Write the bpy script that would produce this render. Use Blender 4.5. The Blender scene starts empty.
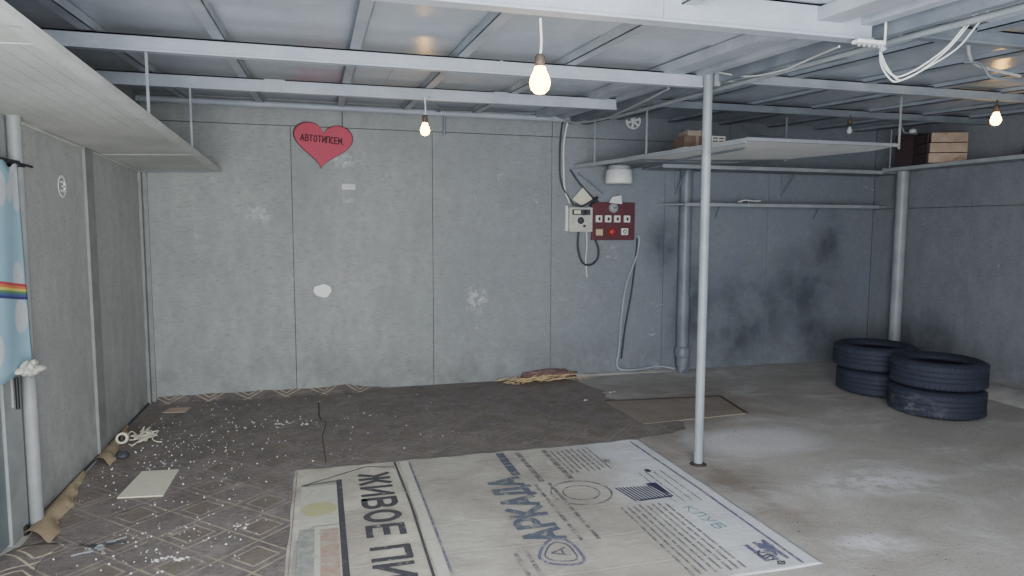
import bpy, bmesh, math, random
from mathutils import Vector, Matrix, noise
random.seed(7)
sc = bpy.context.scene
C = sc.collection
PI = math.pi
D, XL, XR, YF = 5.89, -1.33, 5.66, -0.3      # back wall, left wall, right wall, front wall
SL = 0.0486                                  # roof rises towards the back wall
def zc(y): return 2.31 + SL*(y-3.49)         # underside of the roof sheets

# ------------------------------------------------------------------ materials
def lin(c):
    r = []
    for v in c[:3]:
        v /= 255.0
        r.append(v/12.92 if v <= .04045 else ((v+.055)/1.055)**2.4)
    return (r[0], r[1], r[2], 1)
class NT:
    def __init__(s, name):
        s.m = bpy.data.materials.new(name); s.m.use_nodes = True
        s.t = s.m.node_tree; s.b = s.t.nodes['Principled BSDF']
        s.pos = s.n('ShaderNodeNewGeometry').outputs['Position']
    def n(s, t, **k):
        o = s.t.nodes.new(t)
        for a, v in k.items(): setattr(o, a, v)
        return o
    def put(s, sock, v):
        if hasattr(v, 'links'): s.t.links.new(v, sock)
        else: sock.default_value = v
    def math(s, op, a, b=0.0, c=0.0, clamp=False):
        o = s.n('ShaderNodeMath', operation=op, use_clamp=clamp)
        s.put(o.inputs[0], a); s.put(o.inputs[1], b); s.put(o.inputs[2], c)
        return o.outputs[0]
    def vec(s, v, scale=(1, 1, 1), loc=(0, 0, 0), rot=(0, 0, 0)):
        o = s.n('ShaderNodeMapping'); s.put(o.inputs[0], v)
        o.inputs['Scale'].default_value = scale; o.inputs['Location'].default_value = loc; o.inputs['Rotation'].default_value = rot
        return o.outputs[0]
    def noise(s, scale, detail=4, rough=.55, v=None, dist=0.0):
        o = s.n('ShaderNodeTexNoise'); s.put(o.inputs['Vector'], s.pos if v is None else v)
        o.inputs['Scale'].default_value = scale; o.inputs['Detail'].default_value = detail
        o.inputs['Roughness'].default_value = rough; o.inputs['Distortion'].default_value = dist
        return o.outputs[0]
    def vor(s, scale, v=None, feature='F1'):
        o = s.n('ShaderNodeTexVoronoi', feature=feature); s.put(o.inputs['Vector'], s.pos if v is None else v)
        o.inputs['Scale'].default_value = scale
        return o.outputs[0]
    def step(s, v, lo, hi, a=0.0, b=1.0):
        o = s.n('ShaderNodeMapRange'); s.put(o.inputs[0], v)
        for i, q in enumerate((lo, hi, a, b)): o.inputs[i+1].default_value = q
        return o.outputs[0]
    def mix(s, f, a, b, blend='MIX'):
        o = s.n('ShaderNodeMix', data_type='RGBA', blend_type=blend)
        s.put(o.inputs[0], f)
        for i, v in ((6, a), (7, b)):
            if isinstance(v, tuple): v = lin(v)
            s.put(o.inputs[i], v)
        return o.outputs[2]
    def sep(s, v=None):
        o = s.n('ShaderNodeSeparateXYZ'); s.put(o.inputs[0], s.pos if v is None else v); return o.outputs
    def bump(s, h, strength=.3, dist=.01):
        o = s.n('ShaderNodeBump'); s.put(o.inputs['Height'], h)
        o.inputs['Strength'].default_value = strength; o.inputs['Distance'].default_value = dist
        s.t.links.new(o.outputs[0], s.b.inputs['Normal'])
    def out(s, col, rough=.6, metal=0.0, spec=None):
        s.put(s.b.inputs['Base Color'], lin(col) if isinstance(col, tuple) else col)
        s.put(s.b.inputs['Roughness'], rough); s.b.inputs['Metallic'].default_value = metal
        if spec is not None: s.b.inputs['Specular IOR Level'].default_value = spec
        return s.m
    def blob(s, a, b, ca, cb, ra, rb, soft=.5):
        da = s.math('DIVIDE', s.math('SUBTRACT', a, ca), ra); db = s.math('DIVIDE', s.math('SUBTRACT', b, cb), rb)
        d = s.math('SQRT', s.math('ADD', s.math('MULTIPLY', da, da), s.math('MULTIPLY', db, db)))
        return s.step(d, 1.0+soft*.5, 1.0-soft, 0.0, 1.0)

def worn(name, c1, c2, scale=3, rough=.6, bump=.2, spot=None, spot_s=14, spot_lo=.66, metal=0.0, obj=False, spec=None):
    t = NT(name)
    if obj: t.pos = t.n('ShaderNodeTexCoord').outputs['Object']
    col = t.mix(t.step(t.noise(scale, 5), .35, .65), c1, c2)
    fine = t.noise(scale*11, 3)
    col = t.mix(t.step(fine, .3, .7, 0, .22), col, tuple(int(v*.75) for v in c1))
    if spot: col = t.mix(t.step(t.noise(spot_s, 6, .65), spot_lo, spot_lo+.06), col, spot)
    t.bump(fine, bump, .006)
    return t.out(col, rough, metal, spec)
def plain(name, c, rough=.5, metal=0.0, emit=0, ec=None):
    t = NT(name)
    col = t.mix(t.step(t.noise(30, 3), .3, .7, 0, .25), c, tuple(int(v*.8) for v in c))
    m = t.out(col, rough, metal)
    if emit:
        t.b.inputs['Emission Color'].default_value = lin(ec or c); t.b.inputs['Emission Strength'].default_value = emit
    return m

def wall_mat(name, base, base2, stains=(), scuffs=(), ax='x'):
    t = NT(name)
    X, Y, Z = t.sep()
    A = X if ax == 'x' else Y
    col = t.mix(t.step(t.noise(1.3, 5, .6), .3, .7), base, base2)
    if ax == 'x': col = t.mix(t.step(X, .3, 3.2, 0, .92), col, (118, 128, 143))  # blue-grey tint grows to the right, putting light falloff into the paint colour
    # brushed, patchy paint and small fibres
    streak = t.noise(9, 5, .6, t.vec(t.pos, (1, 1, .35)))
    col = t.mix(t.step(streak, .35, .7, 0, .5), col, tuple(int(v*.8) for v in base))
    fib = t.noise(42, 4, .7, t.vec(t.pos, (.5, .5, 1.6)))
    col = t.mix(t.step(fib, .52, .72, 0, .45), col, tuple(int(v*.62) for v in base))
    mot = t.noise(16, 6, .75)
    col = t.mix(t.step(mot, .5, .68, 0, .2), col, tuple(int(v*.74) for v in base))
    col = t.mix(t.step(mot, .46, .34, 0, .1), col, tuple(min(255, int(v*1.2)) for v in base))
    flake = t.noise(6.5, 7, .72, dist=.6)
    col = t.mix(t.step(flake, .655, .70, 0, .6), col, tuple(min(255, int(v*1.22)) for v in base))
    # dirt rising from the floor
    low = t.math('MULTIPLY', t.step(Z, .45, 0.0), t.step(t.noise(4, 5), .35, .65))
    col = t.mix(t.math('MULTIPLY', low, .5), col, tuple(int(v*.55) for v in base))
    m = None
    for (ca, cb, ra, rb) in stains:
        b = t.blob(A, Z, ca, cb, ra, rb, .7)
        m = b if m is None else t.math('MAXIMUM', m, b)
    if m is not None:
        m = t.math('MULTIPLY', m, t.step(t.noise(3.2, 5, .6), .38, .6, .25, .8))
        col = t.mix(m, col, (66, 72, 82))
    m = None
    for (ca, cb, ra, rb) in scuffs:
        b = t.blob(A, Z, ca, cb, ra, rb, .5)
        m = b if m is None else t.math('MAXIMUM', m, b)
    if m is not None:
        m = t.math('MULTIPLY', m, t.step(t.noise(18, 6, .7), .47, .55))
        col = t.mix(t.math('MULTIPLY', m, .6), col, (205, 208, 208))
    t.bump(t.math('ADD', fib, t.math('MULTIPLY', flake, 1.5)), .35, .006)
    return t.out(col, .72)

M = {}
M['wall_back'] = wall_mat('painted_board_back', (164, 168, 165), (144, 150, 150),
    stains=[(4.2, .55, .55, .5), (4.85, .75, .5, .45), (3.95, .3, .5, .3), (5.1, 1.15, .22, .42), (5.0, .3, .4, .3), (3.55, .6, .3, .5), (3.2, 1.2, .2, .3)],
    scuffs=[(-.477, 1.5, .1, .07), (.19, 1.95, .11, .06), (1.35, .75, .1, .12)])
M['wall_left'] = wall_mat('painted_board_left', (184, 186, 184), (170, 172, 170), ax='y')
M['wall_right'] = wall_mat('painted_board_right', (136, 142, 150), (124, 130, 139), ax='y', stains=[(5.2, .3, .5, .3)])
M['seam'] = plain('dark_seam', (66, 70, 72), .9)
M['ceil'] = worn('glossy_painted_roof_sheet', (192, 200, 209), (174, 183, 194), 1.6, .27, .12, (120, 88, 74), 5, .74)
M['beam'] = worn('painted_steel_beam', (182, 190, 200), (164, 173, 185), 4, .45, .15, (150, 130, 120), 26, .71)
M['purlin'] = worn('painted_steel_purlin', (180, 188, 197), (158, 166, 176), 5, .5, .15, (112, 100, 96), 22, .69)
M['purlin2'] = worn('dim_painted_purlin', (152, 161, 172), (134, 143, 155), 5, .5, .15, (104, 100, 104), 22, .69)
M['pipe'] = worn('painted_pipe', (166, 174, 180), (146, 154, 161), 6, .4, .1, (88, 92, 98), 30, .70)
M['pipedark'] = worn('grey_pipe', (132, 141, 150), (112, 120, 130), 6, .42, .1, (78, 82, 90), 30, .68)
M['post'] = worn('pale_painted_post', (154, 162, 167), (136, 145, 151), 8, .45, .15, (128, 132, 134), 38, .62)
M['frame'] = worn('painted_door_frame', (152, 156, 156), (134, 139, 139), 6, .5, .15, (100, 100, 98), 20, .68)
M['strip'] = worn('pale_cover_strip', (146, 149, 147), (128, 131, 130), 8, .6, .15, (104, 104, 102), 30, .64)
M['door'] = worn('grey_door_leaf', (124, 132, 134), (108, 116, 119), 4, .5, .12, (96, 100, 102), 18, .68)
M['loft'] = worn('pale_board_panel', (204, 205, 199), (184, 186, 180), 2.5, .65, .2, (166, 156, 140), 9, .64)
M['loftrail'] = worn('pale_edge_rail', (212, 214, 210), (190, 193, 190), 5, .6, .2, (150, 150, 144), 16, .62)
M['loftdark'] = worn('grey_loft_board', (150, 156, 162), (134, 140, 148), 3, .65, .2, (104, 106, 110), 12, .66)
M['plat'] = worn('pale_platform_board', (240, 241, 238), (226, 228, 226), 3, .6, .2, (150, 146, 140), 10, .66)
M['white'] = plain('white_plastic', (232, 234, 232), .4)
M['paper'] = plain('cream_paper', (222, 220, 200), .8)
M['sticker3'] = plain('soiled_white_cloth', (188, 188, 178), .9)
M['card'] = plain('dusty_pink_card', (188, 166, 150), .85)
M['cable_white'] = plain('white_cable', (222, 224, 222), .5)
M['cable_grey'] = plain('grey_cable', (158, 164, 168), .5)
M['cable_black'] = plain('black_cable', (54, 58, 64), .5)
M['black'] = plain('black_plastic', (26, 27, 30), .5)
M['darkgrey'] = plain('dark_grey', (62, 66, 72), .6)
M['meter'] = worn('meter_case', (206, 206, 198), (188, 188, 180), 20, .45, .1, (120, 112, 100), 40, .62)
M['red'] = worn('maroon_panel', (104, 56, 64), (90, 50, 60), 10, .5, .1, (140, 90, 90), 60, .72)
M['redknob'] = plain('red_button', (178, 54, 52), .4)
M['beige'] = plain('beige_switch', (206, 184, 146), .5)
M['heart'] = worn('red_painted_heart', (190, 66, 90), (178, 60, 84), 9, .6, .1, (150, 30, 50), 30, .66)
M['heartedge'] = plain('dark_heart_edge', (70, 28, 44), .7)
M['ink'] = plain('dark_ink', (44, 12, 22), .7)
M['wood'] = worn('pale_crate_wood', (196, 174, 154), (176, 154, 136), 12, .75, .2, (150, 116, 92), 20, .62)
M['wooddark'] = worn('dark_crate_wood', (72, 56, 58), (58, 46, 50), 12, .8, .2)
M['brown'] = worn('brown_cardboard', (112, 92, 82), (94, 78, 70), 14, .85, .2)
M['brownlight'] = worn('tan_cardboard', (150, 136, 122), (130, 118, 106), 14, .85, .2)
M['brass'] = plain('lamp_socket', (84, 74, 66), .5)
M['glass'] = plain('unlit_bulb_glass', (226, 232, 236), .12)
t = NT('lit_bulb_glass'); t.out((255, 236, 190), .3)
t.b.inputs['Emission Color'].default_value = lin((255, 196, 100)); t.b.inputs['Emission Strength'].default_value = 30
M['bulb'] = t.m
# tyre rubber
t = NT('tyre_rubber')
co = t.n('ShaderNodeTexCoord').outputs['Object']
dust = t.step(t.noise(5, 6, .7, co), .52, .72, 0, .5)
t.bump(t.noise(60, 3, .6, co), .3, .004)
M['tyre'] = t.out(t.mix(dust, (44, 50, 66), (72, 78, 92)), .75)
t = NT('scuffed_tyre_rubber')
co = t.n('ShaderNodeTexCoord').outputs['Object']
dust = t.step(t.noise(7, 7, .75, t.vec(co, (1, 1, 2.5))), .52, .62, 0, .65)
sx = t.sep(co)
dust = t.math('MULTIPLY', dust, t.step(sx[0], -.12, -.24)); dust = t.math('MULTIPLY', dust, t.blob(sx[1], sx[2], -.05, .08, .2, .08, .8))
t.bump(t.noise(60, 3, .6, co), .3, .004)
M['tyre2'] = t.out(t.mix(dust, (44, 50, 66), (142, 144, 150)), .75)

# concrete floor
t = NT('worn_concrete'); X, Y, Z = t.sep()
col = t.mix(t.step(t.noise(.9, 5, .6), .3, .7), (182, 179, 174), (163, 160, 156))
sweep = t.noise(1.9, 8, .68, t.vec(t.pos, (.8, 1.35, 1), rot=(0, 0, .35)), dist=.7)
col = t.mix(t.step(sweep, .50, .68, 0, .62), col, (214, 215, 218))
col = t.mix(t.step(sweep, .46, .28, 0, .6), col, (142, 137, 130))
brown = t.math('MAXIMUM', t.blob(X, Y, 2.7, 4.7, .9, .8, .8), t.blob(X, Y, 2.15, 3.3, .25, 1.3, .8))
col = t.mix(t.math('MULTIPLY', brown, t.step(t.noise(3, 5), .35, .6, .2, .75)), col, (116, 103, 90))
wp = t.blob(X, Y, 2.95, 2.95, .38, .18, .5); wp2 = t.blob(X, Y, 2.35, 2.35, .2, .1, .8); wp3 = t.blob(X, Y, 2.75, 3.75, .5, .28, .35)
wm = t.math('MAXIMUM', t.math('MULTIPLY', t.math('MAXIMUM', wp, wp2), t.step(t.noise(7, 6, .7), .42, .56)), t.math('MULTIPLY', wp3, .75))
col = t.mix(t.math('MULTIPLY', wm, .8), col, (222, 224, 230))
g = t.noise(55, 4, .7)
col = t.mix(t.step(g, .58, .72, 0, .5), col, (84, 80, 76))
col = t.mix(t.step(t.noise(80, 2), .66, .72, 0, .5), col, (214, 212, 206))
t.bump(t.math('ADD', g, t.math('MULTIPLY', sweep, 3)), .4, .008)
M['concrete'] = t.out(col, t.step(sweep, .3, .7, .75, .55))
M['curb'] = worn('pale_concrete_curb', (176, 174, 172), (150, 149, 148), 5, .8, .5, (112, 110, 108), 14, .62)

# linoleum: diagonal grid of cream lines with an inset square in every other cell, worn by noise
def lino(name, wear_lo, wear_hi, dark=1.0, ls=.6):
    t = NT(name); X, Y, Z = t.sep()
    u = t.math('MULTIPLY', t.math('ADD', X, Y), .70711); v = t.math('MULTIPLY', t.math('SUBTRACT', X, Y), .70711)
    P = .21
    gu = t.math('DIVIDE', t.math('SUBTRACT', u, 1.78), P); gv = t.math('DIVIDE', t.math('SUBTRACT', v, -2.61), P)
    fu = t.math('FRACT', t.math('ADD', gu, 50.0)); fv = t.math('FRACT', t.math('ADD', gv, 50.0))
    eu = t.math('MINIMUM', fu, t.math('SUBTRACT', 1.0, fu)); ev = t.math('MINIMUM', fv, t.math('SUBTRACT', 1.0, fv))
    e = t.math('MINIMUM', eu, ev)
    grid = t.step(e, .028, .018)
    inner = t.step(t.math('ABSOLUTE', t.math('SUBTRACT', e, .185)), .028, .017)
    par = t.math('FRACT', t.math('MULTIPLY', t.math('ADD', t.math('FLOOR', t.math('ADD', gu, 50.0)), t.math('FLOOR', t.math('ADD', gv, 50.0))), .5))
    inner = t.math('MULTIPLY', inner, t.math('GREATER_THAN', par, .25))
    line = t.math('MAXIMUM', grid, inner)
    w = t.step(t.noise(1.5, 5, .6), wear_lo, wear_hi)
    # less worn close to the door end, more worn deep inside
    w = t.math('MULTIPLY', w, t.step(Y, 4.5, 2.9, .10, 1.0)) if wear_lo > .1 else w
    w = t.math('MULTIPLY', w, t.step(t.noise(22, 4, .7), .34, .52, .35, 1))
    base = t.mix(t.step(t.noise(2.2, 6, .65), .32, .68), (140, 132, 129), (113, 106, 104))
    base = t.mix(t.step(t.noise(7, 7, .75), .5, .62, 0, .45), base, (82, 76, 75))
    grain = t.noise(30, 5, .75, t.vec(t.pos, (1, 2.2, 1)))
    base = t.mix(t.step(grain, .42, .68, 0, .6), base, (88, 78, 75))
    base = t.mix(t.step(t.noise(5, 6, .7, t.vec(t.pos, (1, 1.6, 1))), .55, .72, 0, .55), base, (166, 158, 150))
    inn = t.math('MULTIPLY', t.math('MULTIPLY', t.step(e, .2, .215), t.math('GREATER_THAN', par, .25)), .4)
    base = t.mix(inn, base, (116, 104, 88))
    col = t.mix(t.math('MULTIPLY', line, t.math('MULTIPLY', w, ls)), base, (208, 194, 166))
    t.bump(grain, .25, .004)
    return t.out(col, t.step(grain, .3, .7, .5, .75))
M['lino'] = lino('patterned_linoleum', .30, .52)
M['lino_fresh'] = lino('patterned_linoleum_clean', -.5, -.4, ls=1.0)
M['tan'] = worn('linoleum_backing', (176, 160, 132), (150, 132, 106), 7, .85, .3, (112, 96, 78), 15, .62)
M['straw'] = plain('cream_scraps', (214, 190, 146), .8)
M['rubble'] = worn('red_brown_rubble', (132, 104, 100), (104, 84, 82), 14, .9, .4)
M['rust'] = worn('brown_pit_cover', (152, 141, 130), (136, 127, 118), 5, .7, .2, (90, 76, 68), 12, .62)
M['rustedge'] = plain('dark_steel_edge', (66, 58, 54), .6)
# tarpaulin
t = NT('used_banner_vinyl'); X, Y, Z = t.sep()
col = t.mix(t.step(X, .42, .46), (208, 204, 188), (184, 181, 172))
col = t.mix(t.step(X, 1.4, 1.7), col, (214, 218, 224))
dirt = t.noise(2.6, 7, .68, dist=.5)
col = t.mix(t.math('MULTIPLY', t.step(dirt, .38, .6), t.step(X, 1.9, 1.2, .2, .75)), col, (148, 141, 132))
wr = t.noise(4, 6, .65, t.vec(t.pos, (1, 1.5, 1), rot=(0, 0, .25)), dist=1.6)
col = t.mix(t.step(wr, .6, .75, 0, .4), col, (226, 226, 218))
cr = t.math('PINGPONG', t.math('ADD', Y, t.math('MULTIPLY', t.noise(1.2, 2), .12)), .14)
col = t.mix(t.step(cr, .006, .0, 0, .35), col, (226, 224, 214))
col = t.mix(t.step(t.math('ABSOLUTE', t.math('SUBTRACT', cr, .012)), .008, .0, 0, .25), col, (120, 114, 106))
spk = t.noise(34, 6, .75); col = t.mix(t.step(spk, .56, .68, 0, .4), col, (128, 121, 112))
t.bump(t.math('ADD', t.math('MULTIPLY', wr, 2), t.noise(3, 3)), .35, .008)
M['banner'] = t.out(col, .5)
def ink(name, c, lo=.34, hi=.5):
    # printed ink that has partly rubbed off to the banner colour
    t = NT(name)
    col = t.mix(t.step(t.noise(26, 6, .75), lo, hi), (176, 172, 162), c)
    return t.out(col, .55)
M['ink_black'] = ink('black_print', (70, 70, 76), .30, .42)
M['ink_blue'] = ink('worn_blue_print', (88, 96, 110), .30, .48)
M['ink_navy'] = ink('navy_print_line', (96, 98, 126), .34, .52)
M['ink_dark'] = ink('dark_navy_print', (52, 54, 84), .2, .34)
M['ink_grey'] = ink('worn_grey_print', (104, 103, 106), .34, .56)
M['ink_teal'] = ink('teal_print', (92, 140, 156), .3, .5)
M['ink_yellow'] = ink('faded_yellow_print', (186, 186, 112), .3, .6)
M['ink_pink'] = ink('faded_pink_print', (168, 138, 122), .34, .62)
M['ink_pale'] = ink('pale_print', (196, 196, 184), .3, .5)
M['ink_jar'] = ink('grey_jar_print', (136, 140, 140), .35, .6)
# curtain
t = NT('blue_cloud_cloth'); X, Y, Z = t.sep()
cl = t.vor(4.6, t.vec(t.pos, (0, 1.0, 1.0)))
mask = t.step(cl, .36, .33)
col = t.mix(mask, (158, 196, 214), (206, 212, 218))
dz = t.math('ADD', Z, t.math('MULTIPLY', t.math('SUBTRACT', Y, 3.5), .12))
z0 = 1.068
for i, c in enumerate([(60, 60, 120), (84, 100, 160), (96, 150, 100), (226, 208, 110), (222, 130, 84), (196, 74, 84)]):
    b = t.math('MULTIPLY', t.math('GREATER_THAN', dz, z0+i*.0115), t.math('LESS_THAN', dz, z0+(i+1)*.0115))
    col = t.mix(b, col, c)
M['curtain'] = t.out(col, .7)

# ------------------------------------------------------------------ mesh builder
class MB:
    def __init__(s): s.v = []; s.f = []; s.sm = []
    def add(s, vs, fs, smooth=False):
        k = len(s.v); s.v += [Vector(p) for p in vs]
        s.f += [[i+k for i in f] for f in fs]; s.sm += [smooth]*len(fs); return s
    def box(s, a, b, mtx=None):
        x0, y0, z0 = a; x1, y1, z1 = b
        vs = [Vector(p) for p in ((x0,y0,z0),(x1,y0,z0),(x1,y1,z0),(x0,y1,z0),(x0,y0,z1),(x1,y0,z1),(x1,y1,z1),(x0,y1,z1))]
        if mtx: vs = [mtx @ p for p in vs]
        return s.add(vs, [(0,3,2,1),(4,5,6,7),(0,1,5,4),(1,2,6,5),(2,3,7,6),(3,0,4,7)])
    def bar(s, p, q, w, h, up=(0, 0, 1)):          # rectangular bar between two points
        p, q = Vector(p), Vector(q); d = (q-p).normalized(); u = Vector(up)
        r = d.cross(u).normalized()*w/2; u = r.cross(d).normalized()*h/2
        vs = [p-r-u, p+r-u, p+r+u, p-r+u, q-r-u, q+r-u, q+r+u, q-r+u]
        return s.add(vs, [(0,1,2,3),(7,6,5,4),(0,4,5,1),(1,5,6,2),(2,6,7,3),(3,7,4,0)])
    def prism(s, poly, z0, z1):                     # poly in xy
        n = len(poly); vs = [(x, y, z0) for x, y in poly]+[(x, y, z1) for x, y in poly]
        fs = [tuple(range(n-1, -1, -1)), tuple(range(n, 2*n))]+[(i, (i+1) % n, n+(i+1) % n, n+i) for i in range(n)]
        return s.add(vs, fs)
    def prism_xz(s, poly, y0, y1):
        n = len(poly); vs = [(x, y0, z) for x, z in poly]+[(x, y1, z) for x, z in poly]
        fs = [tuple(range(n)), tuple(range(2*n-1, n-1, -1))]+[(i, n+i, n+(i+1) % n, (i+1) % n) for i in range(n)]
        return s.add(vs, fs)
    def tube(s, pts, r, n=10, cap=True):
        pts = [Vector(p) for p in pts]; rings = []; up = Vector((.12, .2, .97)).normalized()
        for i, p in enumerate(pts):
            d = (pts[min(i+1, len(pts)-1)]-pts[max(i-1, 0)]).normalized()
            a = d.cross(up)
            if a.length < .05: a = d.cross(Vector((1, .1, 0)))
            a.normalize(); b = a.cross(d).normalized()
            rr = r[i] if isinstance(r, (list, tuple)) else r
            rings.append([p+(a*math.cos(2*PI*k/n)+b*math.sin(2*PI*k/n))*rr for k in range(n)])
        vs = [q for R_ in rings for q in R_]; fs = []
        for i in range(len(rings)-1):
            for k in range(n): fs.append((i*n+k, i*n+(k+1) % n, (i+1)*n+(k+1) % n, (i+1)*n+k))
        s.add(vs, fs, True)
        if cap:
            s.add(rings[0], [tuple(range(n-1, -1, -1))]); s.add(rings[-1], [tuple(range(n))])
        return s
    def lathe(s, prof, c=(0, 0, 0), n=48, mtx=None):
        vs = []; fs = []; m = len(prof)
        for k in range(n):
            a = 2*PI*k/n
            for r, z in prof:
                p = Vector((r*math.cos(a), r*math.sin(a), z))
                if mtx: p = mtx @ p
                vs.append(p+Vector(c))
        for k in range(n):
            for i in range(m-1):
                fs.append((k*m+i, ((k+1) % n)*m+i, ((k+1) % n)*m+i+1, k*m+i+1))
        return s.add(vs, fs, True)
    def grid(s, fn, nu, nv, smooth=True):
        vs = [fn(i/nu, j/nv) for j in range(nv+1) for i in range(nu+1)]
        fs = [(j*(nu+1)+i, j*(nu+1)+i+1, (j+1)*(nu+1)+i+1, (j+1)*(nu+1)+i) for j in range(nv) for i in range(nu)]
        return s.add(vs, fs, smooth)
    def build(s, name, m, parent=None, bevel=0, solid=0, origin=None):
        me = bpy.data.meshes.new(name)
        if parent is not None:
            off = wloc(parent)
        elif origin is not None: off = Vector(origin)
        else:
            xs = [p.x for p in s.v]; ys = [p.y for p in s.v]; zs = [p.z for p in s.v]
            off = Vector(((min(xs)+max(xs))/2, (min(ys)+max(ys))/2, min(zs)))
        me.from_pydata([p-off for p in s.v], [], s.f)
        me.polygons.foreach_set('use_smooth', s.sm); me.update()
        bm = bmesh.new(); bm.from_mesh(me); bmesh.ops.recalc_face_normals(bm, faces=bm.faces); bm.to_mesh(me); bm.free()
        me.materials.append(m)
        o = bpy.data.objects.new(name, me); C.objects.link(o)
        if parent is not None: o.parent = parent
        else: o.location = off
        if bevel:
            b = o.modifiers.new('bevel', 'BEVEL'); b.width = bevel; b.segments = 2; b.limit_method = 'ANGLE'
        if solid:
            b = o.modifiers.new('solid', 'SOLIDIFY'); b.thickness = solid
        return o
def wloc(o):
    v = Vector((0, 0, 0))
    while o is not None: v += o.location; o = o.parent
    return v
def tag(o, label=None, cat=None, group=None, kind=None):
    if label: o['label'] = label
    if cat: o['category'] = cat
    if group: o['group'] = group
    if kind: o['kind'] = kind
    return o
def thing(name, loc, label, cat, group=None):
    o = bpy.data.objects.new(name, None); o.empty_display_size = .1; C.objects.link(o); o.location = loc
    return tag(o, label, cat, group)
def spline(pts, k=8):                                # Catmull-Rom through points
    P = [Vector(p) for p in pts]; P = [P[0]*2-P[1]]+P+[P[-1]*2-P[-2]]; r = []
    for i in range(1, len(P)-2):
        for j in range(k):
            t = j/k; a, b, c, d = P[i-1:i+3]
            r.append(.5*((2*b)+(c-a)*t+(2*a-5*b+4*c-d)*t*t+(3*b-3*c+d-a)*t**3))
    r.append(P[-2]); return r
def cable(name, pts, r, m, label=None, cat='cable', parent=None, group=None, k=8):
    o = MB().tube(spline(pts, k), r, 8).build(name, m, parent)
    if parent is None: tag(o, label, cat, group)
    return o
ARC = lambda cx, cy, rx_, ry_, a0, a1, n=10: [(cx+rx_*math.cos(math.radians(a0+(a1-a0)*k/n)), cy+ry_*math.sin(math.radians(a0+(a1-a0)*k/n))) for k in range(n+1)]
GL = {                                               # strokes of each letter in a box .7 wide and 1 high
 'А': [[(0, 0), (.35, 1)], [(.35, 1), (.7, 0)], [(.14, .3), (.56, .3)]],
 'Б': [[(.62, 1), (.05, 1), (.05, 0), (.35, 0)]+ARC(.38, .29, .27, .29, -90, 90)+[(.05, .58)]],
 'В': [[(.05, 0), (.05, 1), (.35, 1)]+ARC(.36, .76, .25, .24, 90, -90)+[(.05, .52)], [(.36, .52)]+ARC(.36, .26, .29, .26, 90, -90)+[(.05, 0)]],
 'Д': [[(0, -.16), (0, 0), (.7, 0), (.7, -.16)], [(.1, 0), (.24, 1), (.58, 1), (.58, 0)]],
 'Е': [[(.62, 1), (.05, 1), (.05, 0), (.62, 0)], [(.05, .52), (.55, .52)]],
 'Ж': [[(.4, 0), (.4, 1)], [(0, 1), (.22, .54), (0, 0)], [(.8, 1), (.58, .54), (.8, 0)], [(.22, .54), (.58, .54)]],
 'И': [[(.05, 1), (.05, 0)], [(.05, .04), (.63, .96)], [(.63, 1), (.63, 0)]],
 'К': [[(.05, 0), (.05, 1)], [(.62, 1), (.14, .52), (.66, 0)]],
 'Л': [[(0, 0), (.12, .1), (.22, 1), (.62, 1), (.62, 0)]],
 'М': [[(.04, 0), (.04, 1), (.38, .3), (.72, 1), (.72, 0)]],
 'О': [ARC(.35, .5, .31, .5, 0, 360, 20)],
 'П': [[(.05, 0), (.05, 1), (.63, 1), (.63, 0)]],
 'Р': [[(.05, 0), (.05, 1), (.35, 1)]+ARC(.36, .72, .28, .28, 90, -90)+[(.05, .44)]],
 'С': [ARC(.38, .5, .33, .5, 50, 310, 16)],
 'Т': [[(.35, 0), (.35, 1)], [(0, 1), (.7, 1)]],
 'У': [[(.02, 1), (.36, .36)], [(.66, 1), (.22, 0), (.05, 0)]],
 'Ф': [[(.4, -.1), (.4, 1.06)], ARC(.4, .5, .36, .34, 0, 360, 16)],
 '.': [[(.1, 0), (.16, .0)]], ' ': []}
def text(s, name, m, mtx, size, parent, weight=.16, gap=.26):
    """lettering laid out stroke by stroke, centred, given length and cap height in metres"""
    adv = []; x = 0
    for c in s:
        adv.append(x); pts_ = [p[0] for st_ in GL[c] for p in st_]; x += (max(pts_) if pts_ else .12)+gap
    x -= gap; L, Hh = size; mb = MB(); q = 0
    for c, a in zip(s, adv):
        for st_ in GL[c]:
            P_ = [Vector(((px+a-x/2)*L/x, (py-.5)*Hh, 0)) for px, py in st_]
            for i in range(len(P_)-1):
                d = P_[i+1]-P_[i]
                if d.length < 1e-6: continue
                d.normalize(); n_ = Vector((-d.y, d.x, 0))*weight*Hh/2; e = d*weight*Hh*.35; q += 1
                z = Vector((0, 0, .00011*(q % 8)))
                mb.add([mtx @ (p+z) for p in (P_[i]-e-n_, P_[i+1]+e-n_, P_[i+1]+e+n_, P_[i]-e+n_)]+[mtx @ (p+z-Vector((0, 0, .0003))) for p in (P_[i]-e-n_, P_[i+1]+e-n_, P_[i+1]+e+n_, P_[i]-e+n_)],
                       [(0, 1, 2, 3), (7, 6, 5, 4), (0, 4, 5, 1), (1, 5, 6, 2), (2, 6, 7, 3), (3, 7, 4, 0)])
    return mb.build(name, m, parent)

# ------------------------------------------------------------------ the setting
def struct(o): o['kind'] = 'structure'; return o
struct(MB().box((XL-.3, YF-.6, -.2), (XR+.3, D+.3, 0)).build('floor', M['concrete']))
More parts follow.
